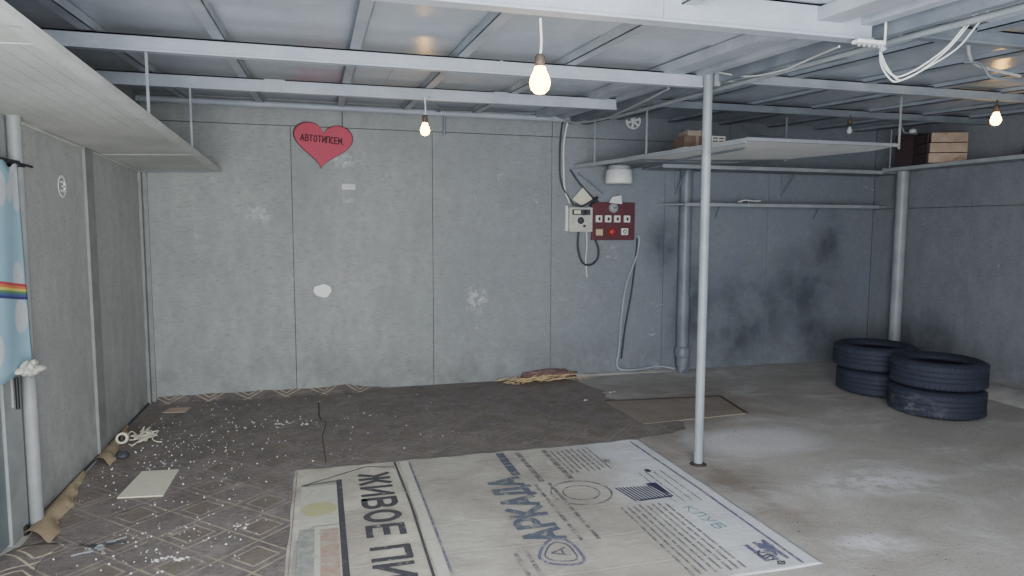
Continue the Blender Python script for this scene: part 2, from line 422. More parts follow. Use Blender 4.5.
# back wall: boards with narrow seams over a dark backing
b = MB()
seams = [XL, -.21, .955, 2.05, 3.2, 4.36, 5.50, XR]
for i in range(len(seams)-1):
    b.box((seams[i]+.0018, D, .0), (seams[i+1]-.0018, D+.03, 2.218))
for x0, x1 in ((XL, .2), (.206, 2.05), (2.056, 3.9), (3.906, XR)):
    b.box((x0, D+.004, 2.223), (x1, D+.03, 2.6))
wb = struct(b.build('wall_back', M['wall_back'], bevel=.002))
struct(MB().box((XL-.2, D+.02, 0), (XR+.2, D+.06, 2.6)).build('trim_2', M['seam']))
b = MB()
for y0, y1 in ((YF, 2.2), (3.50, 4.62), (4.626, D)): b.box((XL-.06, y0, 0), (XL, y1, 2.6))
b.box((XL-.06, 2.2, 1.95), (XL, 3.50, 2.6))
struct(b.build('wall_left', M['wall_left']))
b = MB()
ys = [YF, .95, 2.15, 3.35, 4.5, 5.02, D]
ys = [YF, 1.0, 2.2, 3.4, 4.76, D]
for i in range(len(ys)-1):
    b.box((XR, ys[i]+.002, 0), (XR+.05, ys[i+1]-.002, 1.6))
    b.box((XR, ys[i]+.002, 1.604), (XR+.05, ys[i+1]-.002, 2.6))
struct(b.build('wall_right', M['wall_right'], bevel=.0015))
struct(MB().box((XR+.045, YF, 0), (XR+.09, D, 2.6)).build('trim_3', M['seam']))
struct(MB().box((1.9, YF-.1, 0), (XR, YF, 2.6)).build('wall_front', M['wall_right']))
# roof: long sheets lapped over each other across the slope
b = MB()
yy = [YF, .5, 1.35, 2.2, 2.98, 3.85, 4.75, 5.95]
for i in range(len(yy)-1):
    y0, y1 = yy[i]-.02, yy[i+1]+.02
    for x0, x1 in ((XL-.1, .45), (.45, 2.2), (2.2, 4.0), (4.0, XR+.1)):
        dz = .004*random.random()
        vs = [(x0, y0, zc(y0)+dz+.010), (x1, y0, zc(y0)+dz+.010), (x1, y1, zc(y1)+dz), (x0, y1, zc(y1)+dz)]
        b.add(vs+[(x, y, z+.012) for x, y, z in vs], [(0,1,2,3),(7,6,5,4),(0,4,5,1),(1,5,6,2),(2,6,7,3),(3,7,4,0)])
struct(b.build('ceiling', M['ceil']))

# purlins running to the back wall, flat angles screwed under the sheets
def angle(mb, x, w, h, y0, y1, side=1):
    for (xa, xb, hh) in ((x-w/2, x+w/2, .005), (x-w/2 if side > 0 else x+w/2-.005, x-w/2+.005 if side > 0 else x+w/2, h)):
        vs = []
        for y in (y0, y1):
            zt = zc(y)+.002-(0 if hh > .006 else h-.005)
            vs += [(xa, y, zt-hh), (xb, y, zt-hh), (xb, y, zt), (xa, y, zt)]
        mb.add(vs, [(0,1,2,3),(7,6,5,4),(0,4,5,1),(1,5,6,2),(2,6,7,3),(3,7,4,0)])
places = {-.975: 'first steel angle purlin from the left wall, above the left loft edge', -.43: 'second steel angle purlin from the left wall',
          .19: 'third steel angle purlin from the left wall, left of the wall bulb', .72: 'fourth steel angle purlin from the left wall, above the wall bulb',
          1.31: 'fifth steel angle purlin from the left wall, right of the near bulb'}
for x, lab in places.items():
    mb = MB(); angle(mb, x, .055, .045, YF+.02, D-.01, 1 if x > .5 else -1)
    tag(mb.build('ceiling_purlin', M['purlin']), lab, 'purlin', 'steel purlins of the left bay')
for x in (2.72, 3.25, 3.8, 4.35, 4.9, 5.4):
    mb = MB(); angle(mb, x, .08, .028, YF+.02, D-.01, 1)
    n = {2.72: 'first', 3.25: 'second', 3.8: 'third', 4.35: 'fourth', 4.9: 'fifth', 5.4: 'sixth'}[x]
    tag(mb.build('ceiling_purlin', M['purlin2']), n+' dark purlin right of the centre girder, over the right bay', 'purlin', 'steel purlins of the right bay')
# centre girder: wide flaking plate and a channel beside it
def sloped(mb, x0, x1, y0, y1, d0, d1):
    vs = []
    for y in (y0, y1): vs += [(x0, y, zc(y)-d1), (x1, y, zc(y)-d1), (x1, y, zc(y)-d0), (x0, y, zc(y)-d0)]
    return mb.add(vs, [(0,1,2,3),(7,6,5,4),(0,4,5,1),(1,5,6,2),(2,6,7,3),(3,7,4,0)])
g = thing('centre_girder', (2.02, 2.8, 2.2), 'wide flaking steel girder running to the back wall above the mid post', 'girder')
sloped(MB(), 1.87, 1.88, YF+.02, D-.01, 0, .05).build('web', M['purlin'], g)
sloped(MB(), 1.88, 1.985, YF+.02, D-.01, .038, .05).build('plate', M['purlin'], g)
sloped(MB(), 2.075, 2.13, YF+.02, D-.01, .0, .05).build('channel', M['purlin'], g)
sloped(MB(), 2.19, 2.225, YF+.02, D-.01, .0, .085).build('channel', M['pipedark'], g)

# cross beams
def beam(name, x0, x1, y, z0, z1, dz, m, label, w=.05, group='cross beams under the roof', patch=None):
    r = thing(name, ((x0+x1)/2, y, (z0+z1)/2), label, 'beam', group)
    mb = MB(); vs = []
    h = z1-z0
    # channel: web plus two flanges facing away
    for (ya, yb, za, zb) in ((y-w/2, y-w/2+.006, 0, h), (y-w/2, y+w/2, 0, .007), (y-w/2, y+w/2, h-.007, h)):
        vs = []
        for x, e in ((x0, 0), (x1, dz)): vs += [(x, ya, z0+za+e), (x, yb, z0+za+e), (x, yb, z0+zb+e), (x, ya, z0+zb+e)]
        mb.add(vs, [(0,1,2,3),(7,6,5,4),(0,4,5,1),(1,5,6,2),(2,6,7,3),(3,7,4,0)])
    mb.build('channel_web', m, r)
    mb = MB(); e = lambda x: dz*(x-x0)/(x1-x0)
    vs = []
    for x in (x0, x1): vs += [(x, y-w/2-.012, z0-.004+e(x)), (x, y-w/2+.004, z0-.004+e(x)), (x, y-w/2+.004, z0+.006+e(x)), (x, y-w/2-.012, z0+.006+e(x))]
    mb.add(vs, [(0,1,2,3),(7,6,5,4),(0,4,5,1),(1,5,6,2),(2,6,7,3),(3,7,4,0)]); mb.build('lower_lip', m, r)
    for px, pw in (patch or []):
        MB().box((px-pw/2, y-w/2-.007, z0+.004+e(px)), (px+pw/2, y-w/2-.0005, z1-.002+e(px))).build('splice_plate', M['purlin'], r)
    return r
beam('cross_beam', XL, 2.13, 3.51, 2.192, 2.262, .008, M['beam'], 'pale steel cross beam whose right end meets the mid post', patch=[(.93, .012), (.52, .5)][:1])
beam('cross_beam', XL, 2.08, 4.6, 2.24, 2.316, .012, M['beam'], 'steel cross beam behind the mid post beam, ending short of the centre girder', patch=[(-.25, .12), (1.22, .1)])
beam('cross_beam', -.9, 2.13, 2.3, 2.135, 2.252, .012, M['beam'], 'deep pale steel beam nearest the camera, cable box at its right end', w=.06, patch=[(1.22, .02)])
beam('cross_beam', 2.24, XR, 3.49, 2.235, 2.29, .01, M['pipe'], 'thin dark cross beam in the right bay carrying the lit right bulb', w=.04)
beam('cross_beam', 2.24, XR, 4.6, 2.29, 2.345, .01, M['pipedark'], 'thin dark cross beam in the right bay holding the unlit bulb', w=.04)
beam('cross_beam', 2.24, XR, 2.3, 2.18, 2.24, .01, M['pipedark'], 'dark cross beam of the right bay nearest the camera', w=.04)
o = MB().tube([(XL+.01, D-.06, 2.372), (2.35, D-.06, 2.372)], .026, 12).build('ceiling_pipe', M['beam']); tag(o, 'pale horizontal pipe along the top of the back wall above the heart', 'pipe')
o = MB().tube([(2.29, YF+.05, zc(YF)-.085), (2.29, 2.26, zc(2.26)-.083), (2.295, 3.49, zc(3.49)-.093), (2.30, 5.16, zc(5.16)-.103)], .014, 10).build('conduit_pipe', M['post']); tag(o, 'slim pale conduit pipe running beside the centre girder towards the back wall', 'pipe')

# mid post
p = thing('support_post', (2.132, 3.455, 0), 'slim pale painted round post standing in the middle of the floor', 'post')
MB().tube([(2.138, 3.455, .004), (2.137, 3.455, 1.15), (2.132, 3.455, 2.285)], .0265, 20).build('shaft', M['post'], p)
MB().lathe([(0, .012), (.034, .012), (.046, .004), (.05, 0)], (2.138, 3.455, 0), 20).build('weld_collar', M['rustedge'], p)
MB().box((2.165, 3.44, 2.2), (2.20, 3.475, 2.30)).build('bracket', M['post'], p)

# drain pipes
p = thing('drain_pipe', (3.385, D-.075, 0), 'grey vertical drain pipe on the back wall, left of the mid post foot', 'pipe', None)
MB().tube([(3.385, D-.075, .16), (3.385, D-.075, 2.33)], .058, 20).build('pipe', M['pipedark'], p)
MB().lathe([(.06, .14), (.074, .145), (.076, .16), (.074, .235), (.068, .245), (.06, .25)], (3.385, D-.078, 0), 24).build('collar', M['pipedark'], p)
MB().tube([(3.385, D-.078, .16), (3.385, D-.085, .08), (3.39, D-.10, .03), (3.40, D-.13, .015)], [.064, .066, .06, .05], 18).build('elbow', M['pipedark'], p)
p = thing('drain_pipe', (5.57, 5.44, 0), 'grey vertical drain pipe rising behind the tyres by the right wall', 'pipe', None)
MB().tube([(5.57, 5.44, 0), (5.57, 5.44, 1.965)], .055, 20).build('pipe', M['pipe'], p)
MB().lathe([(.056, .05), (.07, .055), (.07, .14), (.056, .145)], (5.57, 5.44, 0), 24).build('collar', M['pipe'], p)

# ------------------------------------------------------------------ left wall door, posts, curtain
struct(MB().tube([(XL+.033, 3.535, 0), (XL+.033, 3.545, 1.93)], .029, 18).build('trim_4', M['frame']))
b = MB().box((XL-.03, 3.33, 0), (XL+.012, 3.50, 1.93)); b.box((XL-.03, 2.2, 1.86), (XL+.02, 3.33, 1.95)); b.box((XL-.03, 2.2, 0), (XL+.02, 2.3, 1.86))
struct(b.build('trim_5', M['frame'], bevel=.003))
d = MB().box((XL-.03, 2.3, .015), (XL+.002, 3.325, 1.86)).build('door_1', M['door'], bevel=.003); struct(d)
MB().box((XL+.002, 3.19, .02), (XL+.006, 3.22, 1.85)).build('door_stile', M['frame'], d)
bl = MB().box((XL+.012, 3.405, .60), (XL+.02, 3.445, .74)).build('bolt_plate', M['frame'], d)
MB().tube([(XL+.028, 3.425, .59), (XL+.028, 3.425, .73)], .008, 10).build('bolt', M['black'], bl)
MB().box((XL+.012, 3.44, .0), (XL+.028, 3.47, .04)).build('foot_latch', M['black'], d)
o = MB().box((XL-.001, 4.555, 0), (XL+.016, 4.695, 2.3)).build('trim_6', M['strip']); struct(o)
o = MB().box((XL-.001, D-.075, 0), (XL+.02, D-.001, 2.36)).build('trim_7', M['strip']); struct(o)
o = MB().box((XL+.02, D-.018, 0), (XL+.05, D-.001, 1.82)).build('trim_8', M['strip']); struct(o)
# curtain
cur = thing('cloud_curtain', (XL+.07, 3.0, .7), 'light blue cloth curtain with white clouds and a rainbow over the side door', 'curtain')
def cf(u, v):
    y = 2.25+u*(1.185+.02*v); z = 1.655-v*(.90-.02*u) + .012*math.sin(u*40)*(1-v)
    x = XL+.088+.012*math.sin(u*15+v*1.2+2.2)
    pass 
    return Vector((x, y, z))
MB().grid(cf, 90, 24).build('cloth', M['curtain'], cur, solid=.002)
def knot(u, v):
    a, b = u*2*PI, v*PI; k = .036*(1+.75*noise.noise(Vector((math.cos(a)*2, math.sin(a)*2, b*1.5))))
    return Vector((XL+.115+k*math.sin(b)*math.cos(a), 3.33+k*1.5*math.sin(b)*math.sin(a), .785+k*.8*math.cos(b)))
MB().grid(knot, 28, 18).build('knot', M['sticker3'], cur)
MB().tube([(XL+.07, 2.2, 1.665), (XL+.07, 3.47, 1.675)], .009, 8).build('curtain_cord', M['black'], cur)
o = MB().lathe([(.030, 0), (.034, .003), (.034, .016), (.030, .019)], (XL+.033, 3.544, 1.66), 24).build('strap', M['black'], cur)
MB().tube([(XL+.066, 3.545, 1.672), (XL+.075, 3.60, 1.668)], .006, 8).build('strap', M['black'], cur)
# round sticker
st = thing('round_sticker', (XL+.001, 4.2, 1.55), 'white ring-shaped sticker with a small mark on the left wall', 'sticker')
rot = Matrix.Rotation(PI/2, 4, 'Y')
MB().lathe([(.047, .0005), (.047, .002), (.062, .002), (.062, .0005)], (XL+.001, 4.2, 1.612), 36, rot).build('ring', M['white'], st)
MB().tube(spline([(XL+.003, 4.18, 1.635), (XL+.003, 4.22, 1.64), (XL+.003, 4.225, 1.615), (XL+.003, 4.195, 1.612), (XL+.003, 4.225, 1.608), (XL+.003, 4.215, 1.585), (XL+.003, 4.18, 1.59)]), .004, 6).build('mark', M['white'], st)

# ------------------------------------------------------------------ left loft
def lz(y): return 1.84+.026*(5.88-y)
lo = thing('hanging_loft', (-1.05, 3.7, 1.84), 'long pale board loft hanging along the left wall below the roof', 'loft')
def slab(mb, x0, x1, y0, y1, h0, h1, tilt=.05):
    vs = []
    for y in (y0, y1):
        for x, h in ((x0, h0), (x1, h0), (x1, h1), (x0, h1)):
            vs.append((x, y, lz(y)+h-tilt*max(0, -.78-x)*(.6)))
    return mb.add(vs, [(0,1,2,3),(7,6,5,4),(0,4,5,1),(1,5,6,2),(2,6,7,3),(3,7,4,0)])
ysp = [0.6, 1.6, 2.35, 3.05, 3.9, 4.9, 5.875]
for i in range(len(ysp)-1):
    mb = MB()
    nb = 9
    if i in (2, 3):
        for k in range(nb):
            xa = XL+.004+k*(.55/nb); slab(mb, xa, xa+.55/nb-.0025, ysp[i]-.002, ysp[i+1]+.002, .0, .012)
    else: slab(mb, XL+.004, -.785, ysp[i]-.002, ysp[i+1]+.002, .004-.002*(i%2), .012)
    mb.build('board', M['loft'], lo)
mb = MB(); slab(mb, XL+.004, -.79, .6, 5.875, .0125, .018); mb.build('top_sheet', M['loftdark'], lo)
mb = MB(); slab(mb, -.785, -.735, .6, 5.88, -.010, .012); mb.build('edge_rail', M['loftrail'], lo)
mb = MB(); slab(mb, -1.32, -.785, 5.83, 5.88, -.008, .0); mb.build('end_rail', M['loftdark'], lo)
mb = MB(); slab(mb, XL+.001, XL+.015, 3.7, 5.88, -.012, .0); mb.build('wall_cleat', M['loft'], lo)
for y, zt in ((3.5, 2.195), (4.6, 2.245)):
    MB().bar((-.742, y, lz(y)), (-.742, y, zt), .012, .008, (0, 1, 0)).build('hanger_rod', M['post'], lo)

# ------------------------------------------------------------------ right bay shelves and platform
sh = thing('corner_shelf', (5.3, 5.6, 1.93), 'long narrow grey shelf running along the back wall and turning along the right wall', 'shelf')
MB().box((2.95, 5.49, 1.945), (XR-.003, D-.003, 1.963)).build('back_board', M['loftdark'], sh)
MB().box((2.95, 5.475, 1.935), (5.36, 5.49, 1.967)).build('edge_strip', M['pipe'], sh)
MB().box((5.36, .6, 1.965), (XR-.003, 5.488, 1.983)).build('side_board', M['loftdark'], sh)
MB().box((5.345, .6, 1.955), (5.36, 5.475, 1.987)).build('edge_strip', M['pipe'], sh)
for x in (3.3, 4.5):
    br = MB().bar((x, D-.01, 1.72), (x+.02, 5.70, 1.94), .010, .010); br.bar((x, D-.012, 1.72), (x, D-.012, 1.94), .010, .010, (1, 0, 0)); br.build('bracket', M['pipedark'], sh)
MB().bar((2.3, D-.03, 1.9), (2.55, D-.03, 1.72), .015, .015).build('bracket', M['pipedark'], sh)
MB().tube([(5.4, 5.44, 1.965), (5.4, 5.44, 2.36)], .006, 8).build('hanger_rod', M['pipe'], sh)
pf = thing('hanging_platform', (3.1, 4.6, 1.965), 'large pale hanging platform right of the fuse panel, seen from below', 'platform')
MB().prism([(2.68, 3.87), (3.87, 3.85), (3.93, 4.15), (3.74, 4.83), (3.2, 5.05), (2.47, 5.2)], 1.969, 1.985).build('front_board', M['plat'], pf)
MB().prism([(2.47, 5.205), (3.2, 5.055), (3.74, 4.835), (3.55, 5.2), (2.45, 5.35)], 1.972, 1.985).build('middle_board', M['loftdark'], pf)
MB().prism([(2.45, 5.355), (3.55, 5.205), (3.46, 5.47), (3.45, D-.004), (2.27, D-.004)], 1.968, 1.980).build('rear_board', M['loftdark'], pf)
MB().bar((2.67, 3.86, 1.975), (3.88, 3.84, 1.975), .02, .022).build('edge_rail', M['loftdark'], pf)
MB().bar((2.67, 3.86, 1.965), (2.45, 5.2, 1.962), .02, .03).build('edge_rail', M['pipe'], pf)
MB().bar((2.45, 5.2, 1.962), (2.26, D-.01, 1.955), .02, .03).build('edge_rail', M['pipe'], pf)
MB().bar((2.9, 4.2, 1.96), (2.85, D-.02, 1.957), .02, .012).build('joist', M['pipedark'], pf)
for (x, y, zt) in ((3.88, 3.84, 2.32), (2.50, 4.92, 2.36), (2.345, 5.6, 2.40), (3.70, 4.8, 2.30)):
    MB().bar((x, y, 1.95), (x, y, zt), .014, .008, (0, 1, 0)).build('hanger_rod', M['post'], pf)
# lower shelf
ls = thing('wall_shelf', (4.35, 5.8, 1.6), 'lower narrow grey shelf on the back wall above the dark stains', 'shelf')
MB().prism([(3.10, D-.003), (3.28, 5.66), (5.60, 5.66), (5.60, D-.003)], 1.612, 1.628).build('board', M['loftdark'], ls)
MB().box((3.28, 5.648, 1.604), (5.50, 5.66, 1.634)).build('edge_strip', M['pipe'], ls)
for x in (3.75, 4.9): MB().bar((x, D-.01, 1.50), (x, 5.8, 1.61), .008, .008).build('bracket', M['pipedark'], ls)
# clutter on lower shelf
c = thing('shelf_clutter_tray', (4.0, 5.75, 1.628), 'small pale metal tray lying on the lower back shelf', 'tray')
MB().box((3.90, 5.70, 1.629), (4.12, 5.80, 1.636)).build('tray', M['pipe'], c)
MB().tube(spline([(3.88, 5.7, 1.65), (3.95, 5.69, 1.668), (4.05, 5.7, 1.662), (4.13, 5.7, 1.665)]), .006, 6).build('rim', M['white'], c)
for x in (3.92, 4.0, 4.09): MB().tube([(x, 5.7, 1.634), (x, 5.7, 1.664)], .005, 6).build('foot', M['cable_grey'], c)

# crate of planks on right shelf
cr = thing('wooden_crate', (5.50, 4.88, 1.984), 'wooden crate with pale plank front on the right wall shelf', 'crate')
R_ = Matrix.Translation((5.49, 4.96, 1.988)) @ Matrix.Rotation(-.42, 4, 'Z')
for k in range(3): MB().box((-.16+.008*(k-1), -.16, .004+k*.09), (.15, -.14, .087+k*.09), R_).build('front_plank', M['wood'], cr, bevel=.002)
for k in range(3): MB().box((-.185, -.16, .004+k*.09), (-.17, .13, .087+k*.09), R_).build('side_plank', M['wooddark'], cr, bevel=.002)
MB().box((.13, -.14, 0), (.15, .0, .265), R_).build('side_panel', M['wooddark'], cr)
MB().box((-.17, .11, 0), (.08, .13, .265), R_).build('rear_panel', M['wooddark'], cr)
MB().box((-.17, -.14, 0), (.08, .11, .012), R_).build('base_panel', M['wooddark'], cr)
bx = thing('dark_box', (5.51, 5.28, 1.984), 'dark reddish box in the shelf corner left of the pale crate', 'box')
MB().box((5.378, 5.15, 1.985), (5.63, 5.36, 2.23)).build('carton', M['wooddark'], bx, bevel=.004)
MB().box((5.373, 5.145, 2.23), (5.635, 5.365, 2.29)).build('lid', M['wooddark'], bx, bevel=.003)
o = MB().lathe([(.0, 0), (.028, .004), (.034, .02), (.028, .04), (.0, .05)], (5.41, 5.20, 2.291), 16).build('crumpled_tissue', M['white']); tag(o, 'small white crumpled tissue on top of the dark box', 'tissue')
def lump(c, r, m, name, seed=0, n=3, sc=(1, 1, 1), amp=.35, freq=2.0, parent=None):
    bm = bmesh.new(); bmesh.ops.create_icosphere(bm, subdivisions=n, radius=1)
    vs = []
    for v in bm.verts:
        k = 1+amp*noise.noise(v.co*freq+Vector((seed, seed*2, 0)))
        p = Vector((v.co.x*sc[0], v.co.y*sc[1], max(v.co.z, -.35)*sc[2]))*k*r
        vs.append(p+Vector(c))
    zmin = min(p.z for p in vs)
    vs = [Vector((p.x, p.y, p.z-zmin+c[2])) for p in vs]
    fs = [[v.index for v in f.verts] for f in bm.faces]; bm.free()
    return MB().add(vs, fs, True).build(name, m, parent)
o = lump((5.5, 3.95, 1.985), .14, M['cable_black'], 'black_bag', 3, 4, (.8, 1.6, .5)); tag(o, 'black bag lying on the right wall shelf near the lit bulb', 'bag')

# books / boxes on platform
bk = [((2.57, 4.50), (2.86, 4.66), 1.985, 2.015, 'white', 'thin white board lying under the brown boxes on the platform', 'board', 'board'),]
o = MB().box((2.60, 4.50, 1.986), (2.84, 4.68, 1.995)).build('thin_board', M['white']); tag(o, 'thin white board under the brown boxes on the platform', 'board')
def carton(a, b, m, label, name='cardboard_box'):
    r = thing(name, ((a[0]+b[0])/2, (a[1]+b[1])/2, a[2]), label, 'box')
    MB().box(a, b).build('carton', m, r, bevel=.004)
    MB().box(((a[0]+b[0])/2-.012, a[1]-.002, a[2]+.002), ((a[0]+b[0])/2+.012, b[1]+.002, b[2]+.002)).build('tape', M['brownlight'], r)
    return r
carton((2.605, 4.52, 1.996), (2.82, 4.68, 2.078), M['brown'], 'dark brown cardboard box on the platform, left of the mid post')
carton((2.64, 4.53, 2.080), (2.84, 4.67, 2.122), M['brownlight'], 'flat tan cardboard box on top of the dark brown one')
r = thing('plastic_crate', (2.88, 4.6, 1.985), 'small white slotted plastic crate on the platform, behind the mid post', 'crate')
for k in range(5): MB().box((2.835, 4.52, 1.988+k*.022), (2.95, 4.526, 1.998+k*.022)).build('slat', M['white'], r)
for x in (2.835, 2.89, 2.943): MB().box((x, 4.519, 1.986), (x+.007, 4.527, 2.085)).build('corner_post', M['white'], r)
MB().box((2.842, 4.53, 1.986), (2.943, 4.66, 2.07)).build('crate_body', M['brownlight'], r)
# lamp beneath the platform
lp = thing('ceiling_lamp', (2.62, 5.68, 1.8), 'unlit white drum lamp under the platform above the fuse panel', 'lamp')
MB().lathe([(0, 1.962), (.095, 1.962), (.10, 1.957), (.10, 1.925), (.095, 1.92), (0, 1.92)], (2.62, 5.68, 0), 32).build('lamp_base', M['cable_grey'], lp)
MB().lathe([(0, 1.795), (.105, 1.795), (.122, 1.803), (.124, 1.815), (.118, 1.918), (.1, 1.922), (0, 1.922)], (2.62, 5.68, 0), 40).build('shade', M['white'], lp)
# round spoked plate on the wall
hb = thing('hubcap', (2.85, D-.02, 2.33), 'pale spoked hubcap hung at the top of the back wall', 'hubcap')
rx = Matrix.Rotation(PI/2, 4, 'X')
MB().lathe([(.062, .0), (.062, .012), (.074, .012), (.076, 0)], (2.85, D-.005, 2.395), 32, rx).build('rim', M['white'], hb)
mb = MB()
for k in range(6):
    a = k*PI/3+.3; mb.bar((2.85+.015*math.cos(a), D-.012, 2.395+.015*math.sin(a)), (2.85+.066*math.cos(a), D-.012, 2.395+.066*math.sin(a)), .02, .008, (0, 1, 0))
sp_ = mb.build('spoke_plate', M['white'], hb)
MB().lathe([(0, .02), (.016, .018), (.02, .005)], (2.85, D-.003, 2.395), 20, rx).build('hub', M['white'], sp_)

# ------------------------------------------------------------------ electrics on back wall
W = lambda x, z, dy=0: (x, D-dy, z)
mt = thing('electric_meter', (2.33, D-.05, 1.36), 'pale square electric meter box left of the maroon fuse panel', 'meter')
MB().box((2.20, D-.075, 1.36), (2.427, D-.002, 1.585)).build('case', M['meter'], mt, bevel=.006)
mw = MB().box((2.225, D-.082, 1.515), (2.40, D-.074, 1.565)).build('window', M['darkgrey'], mt)
MB().box((2.24, D-.085, 1.525), (2.305, D-.081, 1.557)).build('dial', M['paper'], mw)
MB().box((2.34, D-.086, 1.52), (2.36, D-.081, 1.56)).build('switch', M['black'], mt)
MB().lathe([(0, .02), (.026, .018), (.034, .0)], (2.31, D-.073, 1.465), 24, rx).build('knob', M['darkgrey'], mt)
MB().lathe([(0, .012), (.012, .01), (.014, .0)], (2.345, D-.074, 1.415), 16, rx).build('screw', M['brass'], mt)
MB().box((2.18, D-.03, 1.37), (2.199, D-.003, 1.60)).build('side_rail', M['white'], mt)
fp = thing('fuse_panel', (2.68, D-.03, 1.284), 'maroon wooden fuse panel with four white breakers on the back wall', 'fuse panel')
MB().box((2.437, D-.035, 1.284), (2.872, D-.002, 1.636)).build('board', M['red'], fp, bevel=.004)
def wx(px): return 2.433+(px-593)*.01035
def wz(py): return 1.638-(py-202)*.00905
for px in (599.7, 608.6, 617.5, 627.2):
    x = wx(px); z = wz(219.2)
    q = MB().box((x-.031, D-.05, z-.032), (x+.031, D-.034, z+.032)).build('breaker', M['white'], fp, bevel=.003)
    MB().box((x-.008, D-.062, z-.016), (x+.008, D-.049, z+.014)).build('toggle', M['black'], q)
x, z = wx(600.3), wz(233); MB().box((x-.034, D-.05, z-.03), (x+.034, D-.034, z+.03)).build('switch', M['beige'], fp, bevel=.004)
x, z = wx(613.2), wz(232.6); MB().lathe([(0, .03), (.025, .028), (.035, .018), (.038, 0)], (x, D-.034, z), 24, rx).build('button', M['redknob'], fp)
x, z = wx(625), wz(232.3); q = MB().box((x-.034, D-.055, z-.032), (x+.034, D-.034, z+.032)).build('socket', M['white'], fp, bevel=.006)
MB().lathe([(.012, .004), (.018, .004), (.02, 0)], (x, D-.055, z), 16, rx).build('socket_hole', M['darkgrey'], q)
x, z = wx(614), wz(208); MB().lathe([(0, .03), (.03, .03), (.042, .02), (.046, 0)], (x, D-.034, z), 28, rx).build('dial', M['cable_grey'], fp)
MB().box((x-.02, D-.068, z-.004), (x+.02, D-.062, z+.004)).build('dial_grip', M['darkgrey'], fp)
o = MB().prism_xz([(wx(609.5), wz(202.5)), (wx(622), wz(204)), (wx(621), wz(195)), (wx(612), wz(197))], D-.045, D-.0375).build('paper_note', M['white']); tag(o, 'small white note tucked behind the top edge of the maroon fuse panel', 'note')
o = MB().prism_xz([(2.23, 1.655), (2.33, 1.60), (2.43, 1.66), (2.33, 1.765)], D-.06, D-.055).build('paper_note', M['paper']); tag(o, 'cream paper diamond resting on top of the electric meter', 'note')
cable('bent_cable', [W(2.25, 1.61, .07), W(2.32, 1.60, .09), W(2.40, 1.64, .09), W(2.47, 1.68, .07), W(2.46, 1.64, .05), W(2.40, 1.60, .06)], .009, M['cable_black'], 'short black cable bundle over the top of the electric meter')
cable('cable_loop', [W(2.30, 1.37, .05), W(2.295, 1.22, .05), W(2.34, 1.08, .05), W(2.42, 1.055, .05), W(2.49, 1.11, .05), W(2.50, 1.2, .05), W(2.47, 1.29, .04)], .009, M['cable_black'], 'black cable loop hanging under the electric meter and fuse panel')
cable('cable_tail', [W(2.38, 1.37, .04), W(2.39, 1.22, .03), W(2.38, 1.1, .03), W(2.40, .94, .02)], .006, M['cable_white'], parent=mt)
cable('wall_cable', [W(2.21, 1.62, .05), W(2.17, 1.75, .02), W(2.155, 2.0, .02), W(2.16, 2.2, .02), W(2.2, 2.40, .03)], .009, M['cable_white'], 'white cable dropping from the roof to the electric meter')
cable('wall_cable', [W(2.25, 1.60, .05), W(2.14, 1.80, .015), W(2.12, 2.05, .015), W(2.135, 2.3, .02), W(2.16, 2.40, .03)], .008, M['cable_black'], 'dark cable dropping beside the white one to the electric meter')
cable('wall_cable', [W(2.22, 1.93, .02), W(2.32, 1.80, .02), W(2.44, 1.68, .03), W(2.50, 1.64, .03)], .009, M['darkgrey'], 'dark diagonal cable from the shelf bracket to the fuse panel')
cable('floor_conduit', [W(2.90, 1.33, .02), W(2.93, 1.29, .02), W(2.90, 1.12, .02), W(2.80, .85, .02), W(2.76, .55, .02), W(2.74, .25, .02), W(2.72, .09, .02), W(2.78, .04, .03), W(2.95, .04, .05), W(3.15, .06, .05), W(3.3, .035, .09)], .011, M['pipe'], 'thick grey cable running from the fuse panel down the wall to the drain pipe', k=8)
cable('floor_conduit', [W(2.91, 1.30, .02), W(2.90, 1.15, .02), W(2.86, .80, .02), W(2.80, .45, .02), W(2.755, .15, .04)], .008, M['darkgrey'], 'thin dark cable hanging beside the thick grey one under the fuse panel')
cd = thing('metal_conduit', (1.06, D-.02, 2.2), 'short dark metal conduit bent down behind the wall bulb', 'conduit')
MB().tube([W(.98, 2.385, .1), W(1.055, 2.385, .03), W(1.06, 2.34, .015), W(1.06, 2.20, .015)], .014, 10).build('tube', M['pipedark'], cd)
cable('ceiling_cable', [(.72, 4.55, 2.26), (.9, 5.2, 2.30), (1.1, 5.7, 2.37), (1.6, D-.05, 2.40), (2.0, D-.06, 2.42)], .007, M['cable_grey'], 'grey cable draped from the wall bulb along the back wall top')
cable('ceiling_cable', [(2.05, D-.1, 2.39), (2.15, 5.6, 2.31), (2.22, 5.1, 2.27), (2.2, 4.7, 2.27), (2.12, 4.2, 2.25), (2.1, 3.85, 2.26)], .008, M['cable_grey'], 'grey cable sagging under the centre girder behind the mid post')
cable('ceiling_cable', [(2.2, D-.1, 2.40), (2.3, 5.75, 2.33), (2.45, 5.7, 2.36), (2.6, 5.8, 2.40)], .010, M['darkgrey'], 'dark cable bundle drooping at the top of the back wall near the hubcap')
cable('ceiling_cable', [(2.17, 3.41, 2.268), (2.21, 3.2, 2.205), (2.2, 2.9, 2.172), (2.13, 2.6, 2.158), (2.03, 2.33, 2.130)], .0038, M['cable_white'], 'thin white cable sagging from the mid post top to the nearest beam')
